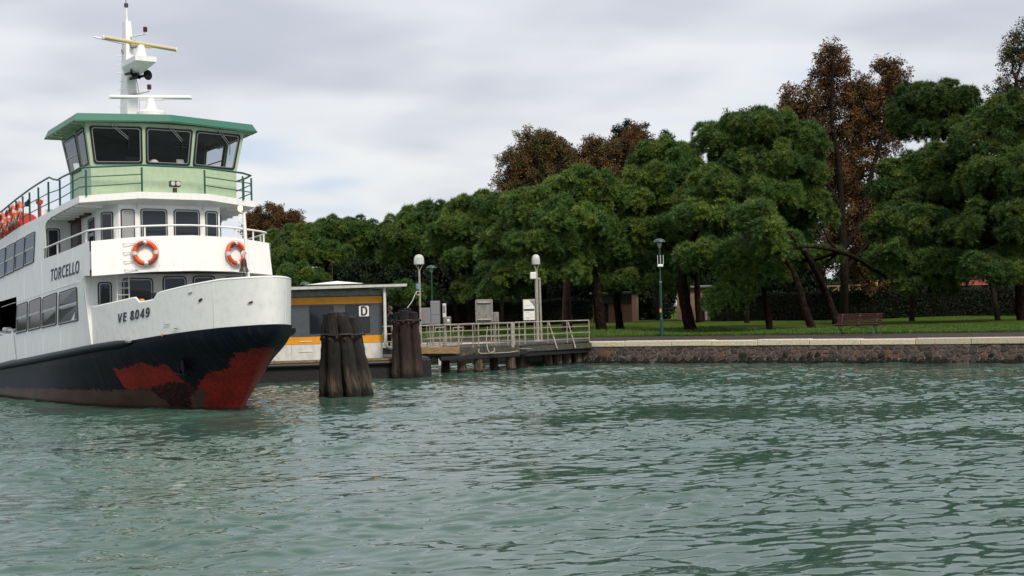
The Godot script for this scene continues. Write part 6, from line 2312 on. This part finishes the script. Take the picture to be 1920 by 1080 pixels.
func build_trees() -> void:
	var brown := [Color(.11, .05, .018), Color(.09, .046, .018), Color(.13, .066, .02), Color(.075, .05, .018)]
	var olive := [Color(.085, .07, .022), Color(.1, .06, .02), Color(.065, .07, .022), Color(.13, .07, .02)]
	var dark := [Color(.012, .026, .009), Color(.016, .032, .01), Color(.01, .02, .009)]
	# ---- umbrella pines, nearest first
	pine("broad umbrella pine with bushy low branches over the lamp post", 82.0, [[[1296, 618, 0, 1.25], [1285, 570], [1280, 510], [1305, 430], [1350, 380]]],
		[[1420, 262, 92, 44], [1365, 275, 58, 42], [1495, 285, 52, 46], [1440, 325, 85, 42, -1], [1512, 340, 36, 50], [1350, 362, 62, 42, -2], [1430, 382, 72, 46, -2], [1500, 395, 48, 50], [1325, 415, 52, 36, -3], [1385, 428, 50, 30, -1], [1470, 445, 40, 26, 3]], 1.0)
	pine("low bushy pine with bright tufts hanging near the lawn", 78.0, [[[1444, 613, 0, .7], [1438, 580], [1432, 540], [1425, 510]]],
		[[1338, 488, 58, 34], [1400, 496, 62, 38, -1], [1438, 520, 44, 32, -1.5], [1395, 535, 45, 28, -1], [1365, 572, 38, 26, -1], [1300, 500, 30, 24]], 1.12)
	pine("pine with two leaning bare trunks beside the bench", 73.5, [[[1525, 614, 0, .75], [1508, 575], [1496, 530], [1480, 498], [1455, 478]], [[1569, 606, 3, .75], [1553, 560, 3], [1532, 512, 2], [1500, 462, 1], [1465, 432, 0], [1425, 426, -1]], [[1705, 545, 19, .5], [1648, 512, 13], [1605, 484, 6], [1550, 466, 1], [1500, 463, -.5], [1462, 472, -.5]]],
		[[1505, 490, 26, 14, 7], [1548, 488, 28, 16, 7], [1415, 412, 42, 20, .5], [1440, 434, 26, 12, -.6], [1452, 472, 28, 16, -.4], [1478, 462, 24, 14, 1.5], [1540, 420, 26, 34, 9]], 1.0)
	pine("umbrella pine whose rounded crown stands highest left of the oak", 92.0, [[[1163, 613, 0, .9], [1156, 560], [1152, 500], [1190, 430], [1230, 370]], [[1313, 604, 6, .9], [1308, 560, 6], [1305, 500, 5], [1290, 440, 3]]],
		[[1250, 308, 70, 34], [1240, 352, 76, 40, -1], [1300, 345, 40, 40], [1195, 392, 62, 42, -2], [1285, 400, 60, 46, -2], [1165, 440, 52, 40, -2], [1235, 452, 68, 42, -3], [1180, 488, 55, 34, -3], [1170, 535, 42, 20, -4], [1225, 505, 45, 30, -3], [1290, 470, 40, 34, -2], [1245, 540, 40, 18, -4]], 1.0)
	pine("wide dome-shaped pine above the gangway notice board", 86.0, [[[1128, 618, 0, 1.2], [1122, 570], [1112, 510], [1090, 450], [1070, 400]]],
		[[1085, 368, 68, 40], [1130, 385, 40, 45], [1010, 405, 64, 42, -1], [1065, 430, 72, 42, -2], [965, 455, 52, 42], [1110, 445, 50, 46, -1], [1020, 470, 70, 42, -2], [935, 510, 36, 42], [985, 525, 52, 44, -2], [1045, 520, 52, 40, -2], [945, 552, 40, 30, -1], [1075, 490, 40, 32, -1]], 1.08)
	pine("pine with a straight reddish trunk beside the steel pole", 94.0, [[[1063, 612, 0, 1.25], [1063, 580], [1062, 545], [1060, 500]]], [[1060, 495, 40, 26, 2], [1100, 500, 36, 28, 2]], .85, "umbrella pines behind the quay", "bark_red")
	pine("tall rounded pine behind the landing stage dome", 106.0, [[[880, 606, 0, 1.0], [884, 560], [868, 510], [880, 450]], [[858, 606, 2, .7], [850, 560, 2], [838, 520, 2]]],
		[[905, 402, 62, 36], [950, 412, 40, 42, 2], [865, 440, 54, 40, -1], [925, 450, 56, 42, -1], [832, 468, 34, 32], [885, 492, 50, 34, -2], [880, 555, 30, 26, -2]], .95)
	pine("pine with a double hump crown behind the white beacon", 112.0, [[[775, 606, 0, 1.0], [780, 560], [790, 500], [795, 450]]],
		[[795, 425, 56, 38], [765, 455, 44, 34, -1], [835, 445, 40, 42], [750, 490, 34, 36], [800, 480, 50, 40, -1], [770, 560, 36, 26, -6], [735, 440, 22, 22, 3]], .9)
	pine("low spreading pine above the cabin roof", 116.0, [[[610, 606, 0, .8], [615, 570], [608, 520], [620, 480]], [[640, 606, 1, .5], [632, 560, 1], [620, 530, 1], [600, 545, -1]]],
		[[640, 442, 56, 28], [575, 462, 58, 34], [695, 462, 44, 36], [545, 495, 46, 38, -2], [605, 485, 50, 32, -2], [560, 530, 52, 28, -4], [510, 480, 30, 40], [655, 480, 40, 26]], 1.05)
	pine("dark heavy pine at the far right edge", 84.0, [[[1916, 603, 0, 1.1], [1912, 540], [1905, 470], [1890, 380]]],
		[[1895, 245, 62, 52], [1850, 290, 60, 48], [1960, 300, 60, 70], [1880, 350, 70, 50, -2], [1930, 400, 60, 50, -2], [1870, 440, 70, 48, -3], [1930, 490, 50, 48, -2], [1860, 520, 64, 32, -3], [1985, 440, 60, 90]], .8)
	pine("pine with a loose open crown right of the oak", 92.0, [[[1709, 594, 6, .6], [1712, 500, 2], [1725, 400], [1745, 300], [1750, 250]]],
		[[1752, 205, 70, 40], [1710, 240, 38, 34], [1790, 235, 34, 30], [1755, 255, 64, 22]], .72)
	pine("dark bushy pine behind the bench end of the hedge", 88.0, [[[1871, 589, 8, .6], [1860, 540, 5], [1830, 470, 2], [1790, 400]]],
		[[1780, 325, 66, 44], [1720, 345, 46, 42], [1680, 370, 34, 52], [1760, 385, 70, 46, -1], [1690, 440, 54, 44, -2], [1760, 450, 66, 44, -3], [1815, 400, 50, 50], [1700, 495, 60, 34, -3], [1775, 505, 70, 32, -4], [1810, 460, 40, 36, -2], [1670, 530, 34, 28, -3], [1740, 545, 50, 18, -4]], .8)
	# ---- oaks and other broadleaves behind
	oak("tall rusty brown oak with a forked dark trunk above the pines", 112.0, [[[1581, 592], [1584, 520], [1580, 440], [1577, 370], [1572, 300], [1560, 220], [1562, 120]], [[1577, 470, .8], [1610, 420], [1630, 340], [1655, 250], [1672, 150]], [[1577, 390, .6], [1550, 345], [1515, 300], [1490, 230]], [[1590, 500, .5], [1615, 470], [1640, 445]]],
		[[1562, 130, 30, 42], [1563, 104, 13, 17], [1669, 128, 14, 15], [1580, 190, 44, 36], [1520, 195, 44, 34], [1480, 195, 26, 28], [1660, 150, 30, 36], [1680, 170, 26, 40], [1640, 210, 42, 40], [1590, 245, 56, 36], [1515, 250, 44, 34], [1560, 300, 46, 34], [1640, 280, 44, 40], [1610, 330, 44, 40], [1535, 340, 30, 34], [1600, 390, 46, 36], [1555, 400, 26, 30], [1625, 440, 36, 34], [1570, 450, 34, 30], [1540, 490, 26, 34, 3], [1615, 495, 34, 30, 3], [1640, 540, 40, 20, 4], [1545, 155, 26, 26], [1500, 225, 36, 30], [1690, 205, 24, 34], [1610, 180, 34, 34], [1665, 235, 34, 34], [1575, 345, 40, 34], [1640, 380, 30, 40], [1590, 430, 40, 34]], brown, .58)
	oak("olive brown oak behind the dome-shaped pine", 132.0, [[[1020, 600], [1018, 450], [1012, 360], [1010, 290]], [[1014, 400, .6], [1040, 340], [1050, 300]]],
		[[1008, 270, 42, 30], [1040, 285, 30, 34], [975, 310, 36, 34], [1010, 325, 50, 36], [960, 345, 26, 28], [1040, 350, 46, 36], [985, 365, 40, 30], [1065, 330, 34, 34], [1080, 360, 40, 30], [1000, 295, 40, 30]], olive, .8)
	oak("rusty oak between the olive oak and the rounded pine", 136.0, [[[1130, 600], [1128, 450], [1125, 360], [1120, 290]], [[1127, 400, .6], [1165, 330], [1180, 270]]],
		[[1120, 290, 32, 30], [1085, 310, 30, 34], [1150, 300, 30, 34], [1180, 275, 28, 34], [1120, 340, 54, 34], [1185, 320, 36, 38], [1160, 360, 40, 34], [1110, 310, 40, 30], [1165, 280, 26, 26], [1090, 345, 40, 30], [1065, 320, 26, 26], [1215, 300, 24, 30]], olive + brown, .75)
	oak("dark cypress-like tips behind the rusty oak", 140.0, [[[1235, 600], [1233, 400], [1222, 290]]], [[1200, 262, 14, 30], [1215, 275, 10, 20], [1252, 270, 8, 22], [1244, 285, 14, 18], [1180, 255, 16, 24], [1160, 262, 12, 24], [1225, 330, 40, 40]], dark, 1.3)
	oak("small rusty tree rising behind the ferry bow", 165.0, [[[512, 600], [512, 500], [510, 430]]], [[505, 408, 36, 24], [540, 420, 30, 22], [480, 425, 22, 26], [520, 440, 50, 24], [556, 432, 18, 16]], brown, 1.3)
	oak("thin brown twigs above the broad umbrella pine", 110.0, [[[1400, 600, .6], [1398, 400], [1392, 300], [1388, 235]]], [[1385, 222, 22, 12], [1410, 218, 18, 10], [1365, 228, 12, 10], [1300, 285, 22, 16], [1440, 240, 30, 20]], olive, .5)
	oak("half bare green and yellow tree at the right edge", 118.0, [[[1930, 600], [1925, 400], [1915, 250], [1905, 150]]], [[1900, 105, 30, 34], [1930, 80, 30, 40], [1885, 165, 36, 24], [1855, 200, 22, 22], [1910, 190, 40, 26], [1950, 150, 40, 40]], [Color(.03, .04, .014), Color(.04, .045, .014), Color(.12, .08, .012)], .4)
	for e in [[1160, 470, 60, 70, "behind the rounded pine left of the oak"], [1290, 430, 60, 80, "behind the broad umbrella pine"], [1390, 410, 70, 80, "behind the low bushy pine crown"], [1480, 430, 50, 90, "left of the oak trunk"], [1660, 440, 40, 80, "right of the oak trunk"], [1780, 400, 90, 90, "behind the dark bushy pine"], [1060, 450, 70, 70, "behind the dome-shaped pine"], [940, 470, 60, 60, "behind the tall rounded pine"], [1890, 400, 70, 100, "behind the dark heavy pine top"], [820, 500, 60, 50, "behind the double hump pine"]]:
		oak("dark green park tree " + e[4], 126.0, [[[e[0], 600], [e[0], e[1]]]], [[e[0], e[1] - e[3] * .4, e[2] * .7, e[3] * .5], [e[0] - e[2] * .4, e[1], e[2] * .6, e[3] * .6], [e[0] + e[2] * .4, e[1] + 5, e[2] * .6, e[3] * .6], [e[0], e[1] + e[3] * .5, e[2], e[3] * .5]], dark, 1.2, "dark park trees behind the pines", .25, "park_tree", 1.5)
	for e in [["crow perched on the highest tip of the rusty oak", 1563, 86], ["crow perched on the lower right tip of the rusty oak", 1669, 113]]:
		var b := thing("bird", e[0], "bird", at(e[1], e[2], 110.4), .7)
		var st := new_st()
		tube(st, [Vector3(-.2, .04, 0), Vector3(-.12, .1, 0), Vector3(0, .17, 0), Vector3(.08, .24, 0), Vector3(.12, .3, 0), Vector3(.16, .32, 0), Vector3(.22, .31, 0)], [.01, .04, .075, .065, .045, .04, .006], 8)
		obj("body", st, M.black, b)
		st = new_st()
		tube(st, [Vector3(0, .12, .02), Vector3(.01, -.02, .02)], .008, 4)
		obj("leg", st, M.black, b)
	# ---- dense evergreens that close the view under the crowns
	var k := 0
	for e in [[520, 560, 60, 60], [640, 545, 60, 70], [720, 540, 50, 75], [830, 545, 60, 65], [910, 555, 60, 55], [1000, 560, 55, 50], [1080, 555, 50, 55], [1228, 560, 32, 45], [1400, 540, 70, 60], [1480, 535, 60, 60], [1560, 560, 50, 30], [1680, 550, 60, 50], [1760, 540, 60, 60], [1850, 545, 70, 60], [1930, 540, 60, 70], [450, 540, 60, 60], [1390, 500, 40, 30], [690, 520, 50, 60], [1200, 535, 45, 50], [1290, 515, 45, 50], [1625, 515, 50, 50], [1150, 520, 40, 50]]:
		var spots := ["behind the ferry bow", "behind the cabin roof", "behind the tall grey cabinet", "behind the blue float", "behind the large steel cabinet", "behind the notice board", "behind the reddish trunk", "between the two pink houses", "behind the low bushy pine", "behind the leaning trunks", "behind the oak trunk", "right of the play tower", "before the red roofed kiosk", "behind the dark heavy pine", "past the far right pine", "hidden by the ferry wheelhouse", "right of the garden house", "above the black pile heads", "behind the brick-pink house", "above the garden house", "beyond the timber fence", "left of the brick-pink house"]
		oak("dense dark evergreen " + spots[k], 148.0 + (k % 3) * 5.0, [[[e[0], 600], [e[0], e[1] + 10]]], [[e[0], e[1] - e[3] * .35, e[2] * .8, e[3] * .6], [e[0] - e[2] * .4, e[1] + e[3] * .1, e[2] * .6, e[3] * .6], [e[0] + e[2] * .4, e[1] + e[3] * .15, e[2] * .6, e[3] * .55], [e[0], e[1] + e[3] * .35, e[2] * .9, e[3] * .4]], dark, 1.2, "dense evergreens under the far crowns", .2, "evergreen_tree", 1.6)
		k += 1

# ------------------------------------------------------------------ the man by the rail
func nets(st: SurfaceTool, caps: Array, cell: float, k: float, color: Callable) -> void:
	# surface nets of smoothly joined tapered capsules [a, b, ra, rb]
	var lo := Vector3.ONE * 1e9; var hi := -lo
	for c in caps:
		for p in [c[0], c[1]]:
			var r := Vector3.ONE * (maxf(c[2], c[3]) + cell * 2.0 + k)
			lo = lo.min(p - r); hi = hi.max(p + r)
	var n := Vector3i(((hi - lo) / cell).ceil()) + Vector3i.ONE
	var val := PackedFloat32Array(); val.resize(n.x * n.y * n.z)
	var id := func(x: int, y: int, z: int) -> int: return (z * n.y + y) * n.x + x
	var dist := func(p: Vector3) -> float:
		var d := 1e9
		for c in caps:
			var ab: Vector3 = c[1] - c[0]
			var t := clampf((p - c[0]).dot(ab) / maxf(ab.length_squared(), 1e-9), 0, 1)
			var e: float = (p - (c[0] + ab * t)).length() - lerpf(c[2], c[3], t)
			var h := clampf(.5 + .5 * (d - e) / k, 0, 1)
			d = lerpf(d, e, h) - k * h * (1.0 - h) if d < 1e8 else e
		return d
	for z in n.z:
		for y in n.y:
			for x in n.x:
				val[(z * n.y + y) * n.x + x] = dist.call(lo + Vector3(x, y, z) * cell)
	var vert := {}
	for z in n.z - 1:
		for y in n.y - 1:
			for x in n.x - 1:
				var s := Vector3.ZERO; var m := 0
				for e in [[0,0,0,1,0,0],[0,1,0,1,1,0],[0,0,1,1,0,1],[0,1,1,1,1,1],[0,0,0,0,1,0],[1,0,0,1,1,0],[0,0,1,0,1,1],[1,0,1,1,1,1],[0,0,0,0,0,1],[1,0,0,1,0,1],[0,1,0,0,1,1],[1,1,0,1,1,1]]:
					var a := val[id.call(x + e[0], y + e[1], z + e[2])]; var b := val[id.call(x + e[3], y + e[4], z + e[5])]
					if (a < 0) != (b < 0):
						s += Vector3(e[0], e[1], e[2]).lerp(Vector3(e[3], e[4], e[5]), a / (a - b)); m += 1
				if m:
					vert[Vector3i(x, y, z)] = lo + (Vector3(x, y, z) + s / m) * cell
	var put := func(q: Vector3i):
		var p: Vector3 = vert[q]
		var h := cell * .6
		st.set_normal(Vector3(dist.call(p + Vector3(h, 0, 0)) - dist.call(p - Vector3(h, 0, 0)), dist.call(p + Vector3(0, h, 0)) - dist.call(p - Vector3(0, h, 0)), dist.call(p + Vector3(0, 0, h)) - dist.call(p - Vector3(0, 0, h))).normalized())
		st.set_color(color.call(p))
		st.add_vertex(p)
	for q in vert.keys():
		for ax in 3:
			var u := (ax + 1) % 3; var w := (ax + 2) % 3
			var du := Vector3i.ZERO; du[u] = 1
			var dw := Vector3i.ZERO; dw[w] = 1
			var da := Vector3i.ZERO; da[ax] = 1
			if not (vert.has(q - du) and vert.has(q - dw) and vert.has(q - du - dw)):
				continue
			var a := val[id.call(q.x, q.y, q.z)]; var b := val[id.call(q.x + da.x, q.y + da.y, q.z + da.z)]
			if (a < 0) == (b < 0):
				continue
			var c := [q, q - du, q - du - dw, q - dw]
			var order := [0, 2, 1, 0, 3, 2] if a < 0 else [0, 1, 2, 0, 2, 3]
			for o in order:
				put.call(c[o])

func build_person() -> void:
	var head := at(731.5, 573.2, 54.3)
	var t := thing("person", "man in dark cardigan and sunglasses standing at the landing stage rail", "person", Vector3(head.x, head.y - 1.84, head.z), -.75)
	var cm := plain("person_skin", Color.WHITE, .75)
	cm.vertex_color_use_as_albedo = true
	var cloth := Color(.008, .008, .012); var skin := Color(.34, .19, .13); var trouser := Color(.012, .012, .016); var shirt := Color(.3, .34, .45); var shoe := Color(.006, .006, .006)
	var body := []
	for s in [-1.0, 1.0]:
		body.append([Vector3(.1 * s, .95, 0), Vector3(.1 * s, .5, .02), .09, .065])
		body.append([Vector3(.1 * s, .5, .02), Vector3(.1 * s, .09, -.01), .065, .045])
		body.append([Vector3(.1 * s, .05, -.03), Vector3(.12 * s, .035, .16), .045, .035])
		if s > 0:
			body.append([Vector3(.17, 1.46, 0), Vector3(.24, 1.17, -.02), .06, .05])
			body.append([Vector3(.24, 1.17, -.02), Vector3(.22, .94, .1), .048, .036])
		else:          # his right hand is up on the post
			body.append([Vector3(-.17, 1.46, 0), Vector3(-.27, 1.27, .12), .06, .05])
			body.append([Vector3(-.27, 1.27, .12), Vector3(-.24, 1.42, .3), .048, .036])
		body.append([Vector3(.1 * s, 1.47, 0), Vector3(.17 * s, 1.46, 0), .07, .065])
	body.append_array([[Vector3(0, .98, 0), Vector3(0, 1.2, .01), .155, .145], [Vector3(0, 1.2, .01), Vector3(0, 1.42, .0), .15, .155], [Vector3(0, 1.45, 0), Vector3(0, 1.58, .02), .07, .055]])
	var st := new_st()
	nets(st, body, .034, .06, func(p: Vector3):
		if p.y < .1: return shoe
		if p.y < .93: return trouser if absf(p.x) < .19 else skin if p.y < .95 and absf(p.x) > .19 else trouser
		if p.y > 1.5 or (p.z > .24 and p.y > 1.38): return skin
		if p.z > .05 and absf(p.x) < (p.y - 1.2) * .18 and p.y > 1.2: return shirt
		return cloth)
	# head with brow, nose, mouth, chin, ears
	var tilt := Basis(Vector3.RIGHT, .2) * Basis(Vector3.UP, -.25)
	var hc := []
	for e in [[Vector3(0, 1.73, -.01), Vector3(0, 1.74, .0), .1, .1], [Vector3(0, 1.68, .03), Vector3(0, 1.645, .055), .07, .045], [Vector3(0, 1.72, .1), Vector3(0, 1.685, .122), .013, .018], [Vector3(-.022, 1.655, .095), Vector3(.022, 1.655, .095), .012, .012], [Vector3(-.035, 1.745, .09), Vector3(.035, 1.745, .09), .015, .015], [Vector3(-.1, 1.72, -.005), Vector3(-.1, 1.69, .0), .02, .014], [Vector3(.1, 1.72, -.005), Vector3(.1, 1.69, .0), .02, .014]]:
		var o := Vector3(0, 1.6, .02)
		hc.append([o + tilt * (e[0] - o), o + tilt * (e[1] - o), e[2], e[3]])
	nets(st, hc, .013, .025, func(_p: Vector3): return skin)
	# hands: palm, four fingers and thumb, lightly curled
	for s in [-1.0, 1.0]:
		var w := Vector3(.22, .94, .1) if s > 0 else Vector3(-.24, 1.42, .3)
		var up := 1.0 if s > 0 else -1.0
		var hp := [[w, w + Vector3(0, -.075 * up, .045), .03, .034]]
		for k in 4:
			var r := w + Vector3((k - 1.5) * .018, -.085 * up, .05)
			var len: float = [.07, .08, .076, .058][k]
			hp.append([r, r + Vector3(0, -len * .55 * up, .012), .0095, .009]); hp.append([r + Vector3(0, -len * .55 * up, .012), r + Vector3(0, -len * up, -.012), .009, .008])
		hp.append([w + Vector3(-.025 * s, -.03, .02), w + Vector3(-.048 * s, -.065, .045), .012, .0105]); hp.append([w + Vector3(-.048 * s, -.065, .045), w + Vector3(-.045 * s, -.095, .055), .0105, .009])
		nets(st, hp, .0085, .008, func(_p: Vector3): return skin)
	obj("body", st, cm, t)
	var hm := plain("person_hair", lin(.3, .28, .26), .9)
	st = new_st()
	var o2 := Vector3(0, 1.6, .02)
	for a in 16:
		for b in 4:
			var q := []
			for e in [[a, b], [a + 1, b], [a + 1, b + 1], [a, b + 1]]:
				var az: float = lerpf(-2.1, 2.1, e[0] / 16.0) + PI; var el: float = lerpf(-.5, .55, e[1] / 4.0)
				q.append(o2 + tilt * (Vector3(0, 1.735, -.012) + Vector3(sin(az) * cos(el), sin(el), cos(az) * cos(el)) * .1035 - o2))
			quad(st, q[0], q[1], q[2], q[3])
	obj("hair", st, hm, t)
	st = new_st()
	for s in [-1.0, 1.0]:
		cbox(st, o2 + tilt * (Vector3(.034 * s, 1.725, .107) - o2), Vector3(.052, .034, .012), .005, tilt)
		tube(st, [o2 + tilt * (Vector3(.062 * s, 1.73, .1) - o2), o2 + tilt * (Vector3(.104 * s, 1.73, .0) - o2)], .004, 5)
	obj("sunglasses", st, M.sign_black, t)
	st = new_st()
	for k in 4:
		lathe(st, [[.011, 0], [.0, .004]], 8, Transform3D(Basis(Vector3.RIGHT, PI / 2), Vector3(0, 1.02 + .07 * k, .165)))
	obj("buttons", st, M.reflective, t)
